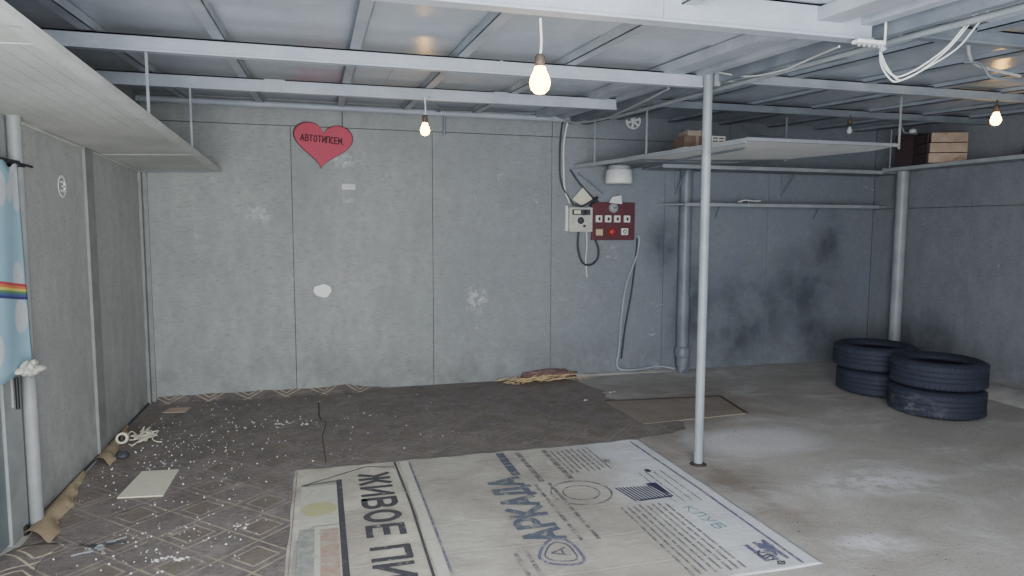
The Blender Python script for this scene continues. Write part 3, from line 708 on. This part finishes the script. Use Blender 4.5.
# S shaped conduits
def sconduit(p, s, label):
    x, y, z = p
    o = MB().tube(spline([(x, y, z), (x+.10*s, y, z-.003), (x+.14*s, y, z-.03), (x+.17*s, y, z-.06), (x+.22*s, y, z-.068), (x+.42*s, y, z-.07)], 5), .007, 8).build('bent_conduit', M['pipedark']); tag(o, label, 'conduit', 'small bent conduits of the right bay')
sconduit((3.78, 5.5, 2.33), 1, 'small bent conduit under the roof right of the mid post, over the platform')
sconduit((2.98, 2.6, 2.20), 1, 'small bent conduit under the roof at the top right near the cable loops')
sconduit((5.0, 5.0, 2.33), .6, 'small bent conduit under the roof above the wooden crate')
# junction box with loops at near beam end
jb = thing('junction_box', (2.12, 2.25, 2.1), 'small white cable junction at the right end of the nearest beam', 'junction box')
MB().box((2.02, 2.215, 2.118), (2.15, 2.255, 2.133)).build('terminal_block', M['white'], jb, bevel=.004)
for k in range(5): MB().tube([(2.04+k*.024, 2.235, 2.108), (2.04+k*.024, 2.235, 2.12)], .006, 8).build('terminal', M['cable_grey'], jb)
MB().tube([(2.155, 2.245, 2.12), (2.165, 2.24, 2.10)], .014, 10).build('tape_knot', M['cable_grey'], jb)
def loop(dx, sag, label, e):
    cable('hanging_cable', [(2.155, 2.25, 2.105), (2.148+dx, 2.22, 2.04), (2.172+dx, 2.2, 2.0-sag*.7), (2.205+dx, 2.19, 1.995-sag), (2.25+dx+e*.5, 2.15, 2.022-sag*.5), (2.32+e, 2.1, 2.088), (2.352+e, 2.05, 2.162), (2.376+e, 2.0, 2.225), (2.40+e, 1.88, 2.222), (2.42+e, 1.78, 2.218)], .0034, M['cable_white'], label, group='white cable loops at the cable junction')
loop(0, .0, 'innermost white cable looping from the junction up to the roof', 0)
loop(.012, .012, 'middle white cable looping from the junction up to the roof', .012)
loop(-.012, .02, 'lowest white cable looping from the junction up to the roof', .05)
cable('hanging_cable', [(2.165, 2.24, 2.235), (2.163, 2.235, 2.19), (2.167, 2.24, 2.12)], .005, M['cable_white'], 'short white cable rising from the junction to the roof')
cable('ceiling_cable', [(2.66, 2.3, 2.21), (2.9, 2.5, 2.20), (3.2, 2.7, 2.215), (3.6, 2.8, 2.21)], .008, M['cable_white'], 'white cable under the roof at the top right corner')

# ------------------------------------------------------------------ bulbs
def bulb(x, y, zb, ztop, lit, label, r=.03, cord='cable_white'):
    """zb = centre of glass, ztop = where the cord hangs from"""
    t_ = thing('light_bulb', (x, y, zb), label, 'light bulb')
    MB().tube(spline([(x, y, ztop), (x+.004, y, (ztop+zb)/2+.03), (x, y, zb+.09)], 4), .005, 8).build('cord', M[cord], t_)
    MB().lathe([(0, .1), (.012, .1), (.018, .092), (.02, .05), (.0, .05)], (x, y, zb), 20).build('socket', M['brass'], t_)
    pr = [(0, -r*1.05), (r*.5, -r*.92), (r*.85, -r*.55), (r, 0), (r*.88, r*.55), (r*.6, r*1.15), (r*.45, r*1.75)]
    MB().lathe(pr, (x, y, zb), 24).build('glass', M['bulb'] if lit else M['glass'], t_)
    return t_
bulb(.767, 2.34, 1.912, 2.135, True, 'large lit bulb hanging from the nearest beam', .038)
bulb(.683, 4.5, 2.032, 2.245, True, 'lit bulb hanging before the back wall, right of the heart', .032)
bulb(4.27, 3.46, 2.108, 2.24, True, 'lit bulb hanging in the right bay above the right wall shelf', .032, 'cable_black')
bulb(4.10, 4.55, 2.175, 2.30, False, 'small unlit candle bulb hanging behind the platform', .02, 'cable_black')

# ------------------------------------------------------------------ heart and wall marks
hx, hz = .045, 2.098
def heartpt(a, s=1.0):
    x = 16*math.sin(a)**3/17; y = (13*math.cos(a)-5*math.cos(2*a)-2*math.cos(3*a)-math.cos(4*a))/17
    return (x*s, y*s)
pts = []
for k in range(72):
    a = 2*PI*k/72; x, y = heartpt(a, .255); y = y*.86-.005
    ca, sa = math.cos(-.09), math.sin(-.09)
    pts.append((hx+x*ca-y*sa, hz+x*sa+y*ca))
ht = thing('heart_sign', (hx, D-.02, 1.87), 'flat red heart with dark lettering hung high on the back wall', 'heart')
MB().prism_xz(pts, D-.022, D-.006).build('heart_edge', M['heartedge'], ht)
MB().prism_xz([(hx+(x-hx)*.965+.002, hz+(z-hz)*.965-.002) for x, z in pts], D-.026, D-.0215).build('heart_face', M['heart'], ht)
mt_ = Matrix.Translation((hx-.005, D-.0275, 2.118)) @ Matrix.Rotation(.07, 4, 'Y') @ Matrix.Rotation(PI/2, 4, 'X')
text('АВТОТИПСЕМ.', 'lettering', M['ink'], mt_, (.34, .05), ht, weight=.17)
def flat(name, x0, x1, z0, z1, m, label, cat, ang=0):
    cx, cz = (x0+x1)/2, (z0+z1)/2; P = []
    for x, z in ((x0, z0), (x1, z0), (x1, z1), (x0, z1)):
        P.append((cx+(x-cx)*math.cos(ang)-(z-cz)*math.sin(ang), cz+(x-cx)*math.sin(ang)+(z-cz)*math.cos(ang)))
    o = MB().prism_xz(P, D-.003, D+.0005).build(name, m); return tag(o, label, cat)
M['sticker'] = plain('pale_sticker', (206, 210, 210), .6)
M['sticker2'] = worn('worn_pale_sticker', (176, 182, 184), (150, 158, 160), 30, .7, .1)
flat('wall_sticker', .19, .30, 1.712, 1.758, M['sticker'], 'upper of two small white stickers right of the heart', 'sticker')
flat('wall_sticker', .195, .29, 1.60, 1.64, M['sticker2'], 'lower, greyer of two small stickers right of the heart', 'sticker')
flat('tape_strip', .13, .26, 1.945, 1.985, M['sticker2'], 'slanted strip of worn clear tape beside the heart tip', 'tape', .7)
P = []
for k in range(22):
    a = 2*PI*k/22; r = 1+.28*noise.noise(Vector((math.cos(a)*1.4, math.sin(a)*1.4, 3)))
    P.append((.015+.075*r*math.cos(a), .866+.052*r*math.sin(a)))
o = MB().prism_xz(P, D-.006, D+.0005).build('plaster_patch', M['white']); tag(o, 'white plaster patch on the back wall under the heart', 'patch')
P = [(-.54, 1.47), (-.50, 1.45), (-.46, 1.50), (-.41, 1.52), (-.42, 1.55), (-.48, 1.53), (-.52, 1.51)]
o = MB().prism_xz(P, D-.002, D+.0005).build('paint_scuff', M['sticker2']); tag(o, 'small pale paint scuff on the back wall left of the heart', 'scuff')

# ------------------------------------------------------------------ floor coverings
ol = [(XL+.005, 5.86), (-.6, 5.87), (.3, 5.865), (1.2, 5.87), (2.1, 5.84), (2.25, 5.70), (2.27, 5.45), (2.33, 5.25), (2.25, 5.06), (2.36, 4.9),
      (2.27, 4.70), (2.40, 4.55), (2.42, 4.36), (2.50, 4.24), (2.43, 4.10), (2.30, 4.04), (2.05, 3.99), (1.9, 3.93), (1.6, 3.90), (.3, 3.85), (0.0, 3.6), (-.02, 2.6), (-.05, 1.7),
      (-.2, 1.2), (-1.26, 1.2), (-1.27, 2.4), (-1.29, 3.3), (-1.31, 4.5)]
P = []
for i in range(len(ol)):
    a, b_ = Vector(ol[i]), Vector(ol[(i+1) % len(ol)]); L = (b_-a).length; n = max(1, int(L/.06))
    for k in range(n):
        p_ = a.lerp(b_, k/n); q = .022*noise.noise(Vector((p_.x*9, p_.y*9, 0)))
        amp = 1 if 4 <= i <= 16 else .3
        P.append((p_.x+q*amp, min(D-.004, p_.y+.022*amp*noise.noise(Vector((p_.x*9, p_.y*9, 7))))))
li = thing('linoleum_sheet', (.5, 4.5, 0), 'worn brown linoleum with cream diamond pattern covering the left floor', 'linoleum')
MB().prism(P, .0005, .003).build('sheet', M['lino'], li)
def curl(u, v):                                        # edge turned up against the back wall, pattern still fresh
    x = -1.27+u*1.8; h = .05*(.6+.6*abs(noise.noise(Vector((x*3, 1, 0)))))*min(1, (1-u)*6)
    y0 = D-.14+.02*noise.noise(Vector((x*4, 0, 9)))
    return Vector((x, y0+(D-.006-y0)*v, .004+h*v**1.3))
MB().grid(curl, 70, 8).build('turned_up_edge', M['lino_fresh'], li)
# crack / tear in the sheet
crk = [(-.035, 5.50), (-.03, 5.1), (-.01, 4.95), (.02, 4.93), (-.01, 4.6), (0, 4.3), (.01, 4.05)]
mb = MB()
for i in range(len(crk)-1): mb.bar((crk[i][0], crk[i][1], .0034), (crk[i+1][0], crk[i+1][1], .0034), .012 if i < 3 else .007, .001)
mb.build('tear', M['seam'], li)
def roll(y0, y1, w0, w1, h, label, seed):
    """torn sheet edge that has curled back against the wall: flat ragged strip, arched, ending in a torn corner"""
    def f(u, v):
        y = y0+(y1-y0)*u; w = w0+(w1-w0)*u+.018*noise.noise(Vector((u*6, seed, 0)))*2
        yy = y-(.13*v*(1-u)**3)+.02*noise.noise(Vector((v*4, seed, 5)))
        a = PI*v; z = .005+h*(math.sin(a)**.8)*(.55+.45*(1-u))*(1+.12*noise.noise(Vector((u*5, v*2, seed))))
        if v > .8: z = max(z, .006+.02*(v-.8)*5*abs(noise.noise(Vector((u*12, seed, 8)))))
        return Vector((XL+.006+w*(v**1.1), yy, z))
    mb = MB().grid(f, 46, 14, False)
    o = mb.build('curled_strip', M['tan'], None, solid=.002); tag(o, label, 'linoleum strip'); return o
roll(3.44, 4.22, .15, .03, .040, 'longer tan curled strip of linoleum along the left wall beside the door post', 1)
roll(4.46, 5.15, .12, .02, .034, 'shorter tan curled strip of linoleum by the left wall next to the tape roll', 5)
mb = MB()
for (ya, yb) in ((3.5, 4.5), (4.5, 5.85)): mb.box((XL+.001, ya, .001), (XL+.012, yb, .012))
struct(mb.build('trim_9', M['seam']))
def flap(u, v):
    x = XL+.01+.20*v+.03*math.sin(u*7); y = 2.75+u*.55
    return Vector((x, y, .006+.02*math.sin(PI*min(1, v*1.1))*(.4+.6*math.sin(u*PI))))
o = MB().grid(flap, 24, 12).build('linoleum_flap', M['lino_fresh'], None, solid=.002); tag(o, 'lifted flap of patterned linoleum by the door threshold', 'linoleum flap')
# rubble fold at the wall
o = lump((2.02, 5.83, 0), .10, M['rubble'], 'rubble_mound', 8, 4, (2.5, .5, .62), .35, 3); tag(o, 'low red brown mound of rubble against the back wall foot', 'rubble')
mb = MB()
for k in range(110):
    x = random.triangular(1.5, 2.4, 1.95); y = random.uniform(5.68, 5.82); a = random.gauss(0, .7); l = random.uniform(.04, .13)
    z = .01+random.random()*.04*(1-abs(x-2)*.9)
    mb.bar((x-l*math.cos(a)/2, y-l*math.sin(a)*.3, z), (x+l*math.cos(a)/2, y+l*math.sin(a)*.3, z+random.uniform(-.004, .02)), .009, .004)
tag(mb.build('straw_scraps', M['straw']), 'loose cream strips and scraps heaped before the red brown mound', 'scraps', kind='stuff')
mb = MB()
for k in range(680):
    r_ = random.random()
    if r_ < .5: x, y = random.gauss(-.85, .28), random.gauss(4.3, .6)
    elif r_ < .75: x, y = random.uniform(-1.2, .9), random.uniform(3.0, 5.7)
    elif r_ < .9: x, y = random.gauss(-.65, .2), random.gauss(3.15, .15)
    else: x, y = random.gauss(-.25, .3), random.gauss(4.95, .12)
    if not (-1.25 < x < 1.9 and 2.6 < y < 5.75) or (x > -.22 and y < 4.02) or (-1.05 < x < -.78 and 3.75 < y < 4.18): continue
    s_ = random.choice((.0018, .0025, .003, .004, .0055)); a = random.random()*PI; 
    mb.add([(x+s_*math.cos(a+j*PI/2)*random.uniform(.5, 1.3), y+s_*math.sin(a+j*PI/2)*random.uniform(.5, 1.3), .0032+(0 if j < 4 else s_)) for j in range(4)]+[(x, y, .0032+s_*1.1)], [(0, 1, 4), (1, 2, 4), (2, 3, 4), (3, 0, 4), (3, 2, 1, 0)])
tag(mb.build('crumb_litter', M['white']), 'white foam crumbs scattered over the brown linoleum', 'crumbs', kind='stuff')
mb = MB()
for k in range(500):
    x, y = random.uniform(2.1, 4.8), random.uniform(2.1, 5.5)
    s_ = random.choice((.002, .003, .004, .005))
    mb.add([(x+s_*math.cos(j*2.1), y+s_*math.sin(j*2.1), .0005) for j in range(3)]+[(x, y, s_)], [(0, 1, 3), (1, 2, 3), (2, 0, 3), (2, 1, 0)])
tag(mb.build('grit_litter', M['darkgrey']), 'dark grit scattered over the bare concrete', 'grit', kind='stuff')
# pit cover
pc = thing('pit_cover', (2.63, 4.62, 0), 'flat brown steel pit cover set in the concrete left of the mid post', 'cover')
A_, B_, C2, D_ = (2.19, 4.93), (3.18, 4.83), (3.08, 4.33), (2.20, 4.28)
MB().prism([A_, B_, C2, D_], .0, .006).build('plate', M['rust'], pc)
for (p0, p1) in ((A_, B_), (B_, C2)): MB().bar((p0[0], p0[1], .006), (p1[0], p1[1], .006), .018, .012).build('frame_bar', M['rustedge'], pc)
# curb
def cb(u, v):
    y = 1.2+u*4.6; k = noise.noise(Vector((y*2.2, 0, 0))); w = .38+.07*k
    a = v; x = XR-w*(1-a); h = .075*min(1, a*3.2)**.7*(1+.25*k)+.03*a*a
    return Vector((x+.01*noise.noise(Vector((y*9, v*4, 1))), y, h+.012*noise.noise(Vector((y*6, v*5, 3)))*min(1, a*4)))
def cbs(u, v):
    p_ = cb(u, v); 
    if v >= 1: p_.x = XR-.001
    return p_
o = MB().grid(cbs, 120, 14).build('concrete_curb', M['curb']); tag(o, 'rough pale concrete curb along the foot of the right wall', 'curb')
o = MB().add([(2.3, D-.001, .0), (3.4, D-.001, .0), (3.4, D-.06, 0), (2.3, D-.05, 0), (2.3, D-.001, .03), (3.4, D-.001, .02), (3.4, D-.03, .012), (2.3, D-.03, .02)], [(0,1,2,3),(4,5,6,7),(2,3,7,6),(0,3,7,4),(1,2,6,5)]).build('mortar_ledge', M['curb']); tag(o, 'thin pale mortar ledge at the foot of the back wall under the fuse panel', 'ledge')

# papers and small things on the lino
o = MB().prism([(-1.03, 3.79), (-1.0, 4.17), (-.805, 4.15), (-.81, 3.76)], .004, .010).build('cream_tile', M['paper']); tag(o, 'square cream board lying flat on the linoleum', 'board')
o = MB().prism([(-1.16, 5.49), (-1.13, 5.62), (-.98, 5.60), (-1.0, 5.47)], .004, .008).build('small_card', M['card']); tag(o, 'small dusty pink card on the floor near the left corner', 'card')
tr = thing('tape_roll', (-1.245, 4.76, .004), 'small white tape roll lying on its side near the left wall', 'tape roll')
ry = Matrix.Rotation(PI/2-.25, 4, 'X') @ Matrix.Rotation(.0, 4, 'Y')
MB().lathe([(.022, -.02), (.036, -.02), (.036, .02), (.022, .02), (.022, -.02)], (-1.245, 4.76, .042), 28, ry).build('roll', M['paper'], tr)
MB().lathe([(.018, -.0205), (.022, -.0205), (.022, .0205), (.018, .0205), (.018, -.0205)], (-1.245, 4.76, .042), 28, ry).build('core', M['black'], tr)
o = lump((-1.175, 4.48, .004), .036, M['darkgrey'], 'dark_ball', 2, 3, (1, 1, .8), .12); tag(o, 'small dark blue grey ball of tape in front of the tape roll', 'ball')
pts = []
for k in range(40):
    pts.append((-1.13+random.gauss(0, .04), 4.84+random.gauss(0, .07), .010+.05*random.random()**1.5))
pts = [(-1.2, 4.72, .01), (-1.17, 4.69, .012), (-1.15, 4.74, .02)]+pts+[(-1.08, 4.8, .02), (-1.05, 4.74, .012), (-1.01, 4.72, .01)]
tag(MB().tube(spline(pts, 4), .004, 6).build('string_tangle', M['paper']), 'tangle of cream string on the floor beside the tape roll', 'string')
ks = thing('key_bunch', (-.95, 3.2, .004), 'bunch of dark metal keys and chain near the lower left of the floor', 'keys')
MB().lathe([(.016, 0), (.02, .003), (.016, .006)], (-.95, 3.21, .006), 20).build('key_ring', M['cable_grey'], ks)
for k, (dx, dy, a) in enumerate(((-.05, -.03, 3.6), (-.04, .02, 2.8), (.05, .04, .6), (.06, 0, .1), (.02, -.04, 5.2))):
    m_ = Matrix.Translation((-.95+dx*.6, 3.21+dy*.8, .005+.003*k)) @ Matrix.Rotation(a, 4, 'Z')
    mb = MB().box((-.01, -.012, 0), (.02, .012, .003), m_); mb.box((.02, -.004, 0), (.07, .004, .003), m_); mb.box((.055, -.010, 0), (.066, -.004, .003), m_)
    mb.build('key', M['darkgrey' if k % 2 else 'cable_grey'], ks)
for i, (x, y, l) in enumerate([(-.66, 3.03, .07), (-.60, 3.0, .06), (-.38, 3.28, .06), (-.27, 4.95, .1), (-.1, 4.9, .11), (2.05, 5.0, .05), (2.35, 5.2, .1)]):
    lab = ['torn white scrap on the linoleum near the bottom of the picture', 'torn white scrap just right of another near the bottom of the picture', 'small white scrap on the diamonds left of the banner',
           'white twisted scrap on the linoleum behind the banner', 'longer white scrap behind the banner, close to the twisted one', 'tiny white scrap beside the pit cover edge', 'white scrap on the concrete between fuse panel and pit cover'][i]
    mb = MB()
    for k in range(9):
        px_, py_ = x+random.uniform(-l, l)*.6, y+random.gauss(0, .012); q = random.uniform(.005, .014)
        a = random.random()*6; mb.add([(px_+q*math.cos(a+j*1.6)*random.uniform(.4, 1.3), py_+q*math.sin(a+j*1.6), .0036+random.random()*.006) for j in range(4)]+[(px_, py_, .0036+q*.7)], [(0, 1, 4), (1, 2, 4), (2, 3, 4), (3, 0, 4), (3, 2, 1, 0)])
    o = mb.build('paper_scrap', M['white'])
    tag(o, lab, 'scrap', 'white scraps on the floor')

# ------------------------------------------------------------------ banner on the floor
BX0, BX1, BY0, BY1 = -.165, 2.0, 2.25, 3.972
bn = thing('vinyl_banner', (.9, 3.1, 0), 'large used vinyl banner with faded Cyrillic print spread on the floor', 'banner')
def bz(x, y): return .0055+.0018*noise.noise(Vector((x*3, y*5, 0)))
def bf(x0, x1):
    def f(u, v):
        x = x0+(x1-x0)*u; y = BY0+(BY1-BY0)*v
        e = min(u if x0 < 0 else 1, 1)
        lift = .006*max(0, 1-(BY1-y)/.08)*abs(noise.noise(Vector((x*5, 9, 0))))*2
        return Vector((x + .008*noise.noise(Vector((y*3, 5, 0)))*(1 if u in (0, 1) else 0), y-.012*(x < 0)*0+.008*noise.noise(Vector((x*3, 0, 4)))*(1 if v in (0, 1) else 0), bz(x, y)+lift))
    return f
MB().grid(bf(.415, BX1), 90, 90).build('print_sheet', M['banner'], bn, solid=.001)
MB().grid(bf(BX0, .425), 36, 90).build('print_panel', M['banner'], bn, solid=.001)
ZT = .0088
def line(pts, w, m, name='printed_line', z=ZT):
    mb = MB()
    for i in range(len(pts)-1): mb.bar((pts[i][0], pts[i][1], z+i%2*.0003), (pts[i+1][0], pts[i+1][1], z+i%2*.0003), w, .0004)
    return mb.build(name, m, bn)
def blobp(cx, cy, rx_, ry_, m, name, z=ZT, n=28, wob=.12):
    P_ = [(cx+rx_*math.cos(2*PI*k/n)*(1+wob*noise.noise(Vector((k*.7, cx, cy)))), cy+ry_*math.sin(2*PI*k/n)*(1+wob*noise.noise(Vector((k*.7, cy, cx))))) for k in range(n)]
    return MB().prism(P_, z, z+.0004).build(name, m, bn)
# seam between the two printed panels, navy borders
line([(.40, 3.95), (.415, 3.3), (.41, 2.27)], .012, M['ink_black'], 'seam_line')
MB().box((.43, 2.26, ZT-.0008), (.478, 3.955, ZT-.0002)).build('white_hem', M['ink_pale'], bn)
line([(.485, 3.96), (.488, 3.1), (.484, 2.27)], .010, M['ink_navy'])
line([(1.925, 3.95), (1.93, 3.1), (1.915, 2.27)], .013, M['ink_navy'])
# big words
def fl(cx, cy, ang, z=ZT): return Matrix.Translation((cx, cy, z)) @ Matrix.Rotation(ang, 4, 'Z')
text('ЖИВОЕ ПИВО', 'lettering', M['ink_black'], fl(.266, 3.03, -PI/2), (1.50, .150), bn, weight=.21, gap=.26)
text('АРКАДА', 'lettering', M['ink_blue'], fl(.950, 3.135, PI/2), (.76, .165), bn, weight=.22, gap=.24)
# shield emblem
P1 = [(1.05, 2.56), (1.045, 2.70), (.99, 2.755), (.93, 2.72), (.875, 2.63), (.87, 2.585), (.90, 2.545), (.97, 2.515), (1.03, 2.52)]
P1 = [Vector((x, y, 0)) for x, y in P1]; sp = spline(P1+[P1[0]], 6)
line([(p.x, p.y) for p in sp], .014, M['ink_navy'], 'emblem')
cxx, cyy = .965, 2.63
line([(cxx+(p.x-cxx)*.72, cyy+(p.y-cyy)*.72) for p in sp], .008, M['ink_blue'], 'emblem')
text('А', 'emblem', M['ink_blue'], fl(.965, 2.63, PI/2), (.07, .07), bn, weight=.14)
# picture frame with jar and lemon at the left
line([(-.12, 3.70), (.235, 3.915), (.39, 3.86)], .009, M['ink_black'], 'frame_line')
line([(-.12, 3.70), (.07, 3.735)], .010, M['ink_black'], 'frame_line')
line([(.075, 3.745), (.075, 2.3)], .028, M['ink_black'], 'frame_line')
MB().box((-.12, 2.35, ZT-.0012), (.06, 3.68, ZT-.0009)).build('picture_ground', M['ink_pale'], bn)
blobp(-.03, 3.37, .085, .085, M['ink_yellow'], 'printed_lemon')
MB().box((-.15, 3.19, ZT-.0006), (.06, 3.22, ZT-.0002)).build('printed_band', M['ink_pale'], bn)
line([(.06, 3.17), (-.05, 3.17), (-.10, 3.12), (-.13, 3.0), (-.13, 2.5)], .012, M['ink_jar'], 'printed_jar')
MB().box((-.12, 2.4, ZT-.0004), (-.05, 3.15, ZT)).build('printed_jar', M['ink_jar'], bn)
MB().box((-.045, 2.4, ZT-.0004), (-.028, 3.13, ZT)).build('printed_jar', M['ink_pale'], bn)
MB().box((-.025, 2.4, ZT-.0004), (.055, 3.13, ZT)).build('printed_jar', M['ink_pink'], bn)
line([(-.15, 3.95), (-.15, 2.3)], .004, M['ink_grey'])
# rows of small, unreadable text as broken strokes
def rows(x0, x1, y0, y1, n, m, gap=.4, w=.010):
    mb = MB()
    for i in range(n):
        x = x0+(x1-x0)*i/max(1, n-1); y = y1-random.random()*.03
        while y > y0+random.random()*.06:
            l = random.uniform(.03, .12)
            mb.bar((x, y, ZT), (x, max(y-l, y0), ZT), w, .0006)
            y -= l+random.uniform(.008, .016)
    return mb.build('text_rows', m, bn)
rows(1.36, 1.60, 3.50, 3.90, 8, M['ink_grey'], w=.010)
rows(1.42, 1.66, 2.30, 3.0, 8, M['ink_grey'], w=.011)
rows(1.72, 1.86, 2.95, 3.42, 4, M['ink_grey'], w=.006)
rows(1.15, 1.32, 3.42, 3.92, 2, M['ink_grey'], w=.03)
rows(1.78, 1.88, 2.32, 2.5, 3, M['ink_navy'], w=.02)
rows(1.1, 1.18, 2.7, 3.4, 2, M['ink_grey'], w=.018)
rows(.78, .83, 2.3, 2.7, 2, M['ink_grey'], w=.018)
rows(1.04, 1.08, 3.55, 3.95, 1, M['ink_blue'], w=.05)
text('КЛУБ', 'lettering', M['ink_teal'], fl(1.76, 2.78, -PI/2+.12), (.26, .055), bn, weight=.12)
text('КЛУФ', 'lettering', M['ink_black'], fl(1.81, 2.345, -PI/2+.35), (.13, .04), bn, weight=.2)
blobp(1.86, 2.42, .035, .055, M['ink_navy'], 'printed_spot', wob=.9)
blobp(1.63, 3.63, .02, .03, M['ink_grey'], 'printed_spot', wob=.7); blobp(1.79, 3.42, .018, .022, M['ink_black'], 'printed_spot', wob=.7)
# hatched picture block
mb = MB()
for k in range(11):
    x = 1.50+k*.02; mb.bar((x, 3.23-.01*k*.2, ZT), (x+.03, 3.04, ZT), .009, .0006)
mb.prism([(1.745, 3.05), (1.745, 3.24), (1.68, 3.24)], ZT+.0006, ZT+.0012); mb.bar((1.55, 3.04, ZT+.0006), (1.745, 3.05, ZT+.0006), .012, .0006)
mb.build('hatched_picture', M['ink_dark'], bn)
blob_ring = [(1.30+.16*math.cos(a), 3.22+.16*math.sin(a)) for a in [k*2*PI/40 for k in range(41)]]
line(blob_ring, .012, M['ink_grey'], 'round_stamp', ZT+.0008); line([(1.30+(x-1.3)*.6, 3.22+(y-3.22)*.6) for x, y in blob_ring], .01, M['ink_grey'], 'round_stamp')

# ------------------------------------------------------------------ tyres
RT, WT = .325, .205
def tyre_profiles():
    tread = [(.296, .006), (.312, .014), (.320, .026)]
    zz = .032
    for k in range(4):
        tread += [(RT, zz), (RT, zz+.027), (RT-.004, zz+.029), (RT-.004, zz+.035)]; zz += .037
    tread += [(RT, WT-.03), (.320, WT-.026), (.312, WT-.014), (.296, WT-.006)]
    side = lambda s: [(.296, .006 if s < 0 else WT-.006), (.27, -.0 if s < 0 else WT), (.245, .004 if s < 0 else WT-.004), (.215, .018 if s < 0 else WT-.018), (.203, .03 if s < 0 else WT-.03), (.200, .045 if s < 0 else WT-.045), (.212, .055 if s < 0 else WT-.055), (.26, .07 if s < 0 else WT-.07), (.29, .1)]
    return tread, side
tread, side = tyre_profiles()
def make_tyre(x, y, z, label, m, dust=None, tilt=0):
    t_ = thing('car_tyre', (0, 0, 0), label, 'tyre', 'car tyres in two stacks')
    td = MB().lathe(tread, (0, 0, 0), 72).build('tread', m, t_)
    # lateral tread blocks
    for s in (0, 1):
        mb = MB(); z0, z1 = ((.022, .052), (WT-.052, WT-.022))[s]
        for k in range(60): mb.box((RT-.006, -.011, z0), (RT+.0012, .011, z1), Matrix.Rotation(2*PI*k/60+s*.05, 4, 'Z'))
        mb.build('shoulder_blocks', m, td)
    MB().lathe(side(-1), (0, 0, 0), 72).build('sidewall', m, t_)
    MB().lathe(side(1), (0, 0, 0), 72).build('sidewall', m, t_)
    MB().lathe([(.262, WT+.0005), (.266, WT+.0025), (.27, WT+.0005)], (0, 0, 0), 72).build('bead_ring', m, t_)
    t_.location = (x, y, z); return t_
make_tyre(4.545, 4.02, 0, 'scuffed bottom tyre of the nearer right stack', M['tyre2'])
make_tyre(4.56, 4.03, WT+.003, 'top tyre of the nearer right stack', M['tyre'])
make_tyre(4.63, 4.675, 0, 'bottom tyre of the farther left stack', M['tyre'])
make_tyre(4.60, 4.69, WT+.003, 'top tyre of the farther left stack, shifted left', M['tyre'])

# ------------------------------------------------------------------ camera, light
cam = bpy.data.cameras.new('camera'); co = bpy.data.objects.new('camera', cam); C.objects.link(co); sc.camera = co
yaw, pitch, rl = .2773, .0895, .0032
cam.sensor_width = 36; cam.lens = 675.34/1024*36; cam.clip_start = .05
co.location = (0, 0, 1.4)
F = Vector((math.sin(yaw)*math.cos(pitch), math.cos(yaw)*math.cos(pitch), -math.sin(pitch)))
R0 = Vector((math.cos(yaw), -math.sin(yaw), 0)); U0 = R0.cross(F)
Rr = R0*math.cos(rl)+U0*math.sin(rl); Uu = -R0*math.sin(rl)+U0*math.cos(rl)
co.matrix_world = Matrix(((Rr.x, Uu.x, -F.x, 0), (Rr.y, Uu.y, -F.y, 0), (Rr.z, Uu.z, -F.z, 1.4), (0, 0, 0, 1)))

def area(loc, target, sx, sy, power, col):
    l = bpy.data.lights.new('daylight', 'AREA'); l.shape = 'RECTANGLE'; l.size = sx; l.size_y = sy; l.energy = power; l.color = col
    o = bpy.data.objects.new('daylight', l); C.objects.link(o); o.location = loc
    o.rotation_euler = (Vector(target)-Vector(loc)).to_track_quat('-Z', 'Y').to_euler(); return o
area((.2, -.55, 1.7), (1.5, 3.4, .2), 2.7, 1.5, 185, (1.0, .995, .98))
area((.3, -.55, .5), (.6, 4.2, 2.2), 2.7, .9, 75, (.97, .985, 1.0))  # added low fill aimed up at the roof, standing in for ground bounce
w = bpy.data.worlds.new('sky'); sc.world = w; w.use_nodes = True
nt = w.node_tree; bg = nt.nodes['Background']
bg.inputs[0].default_value = (.66, .78, 1.0, 1); bg.inputs[1].default_value = 1.7
sc.view_settings.view_transform = 'AgX'
sc.view_settings.look = 'None'
sc.view_settings.exposure = 0.14
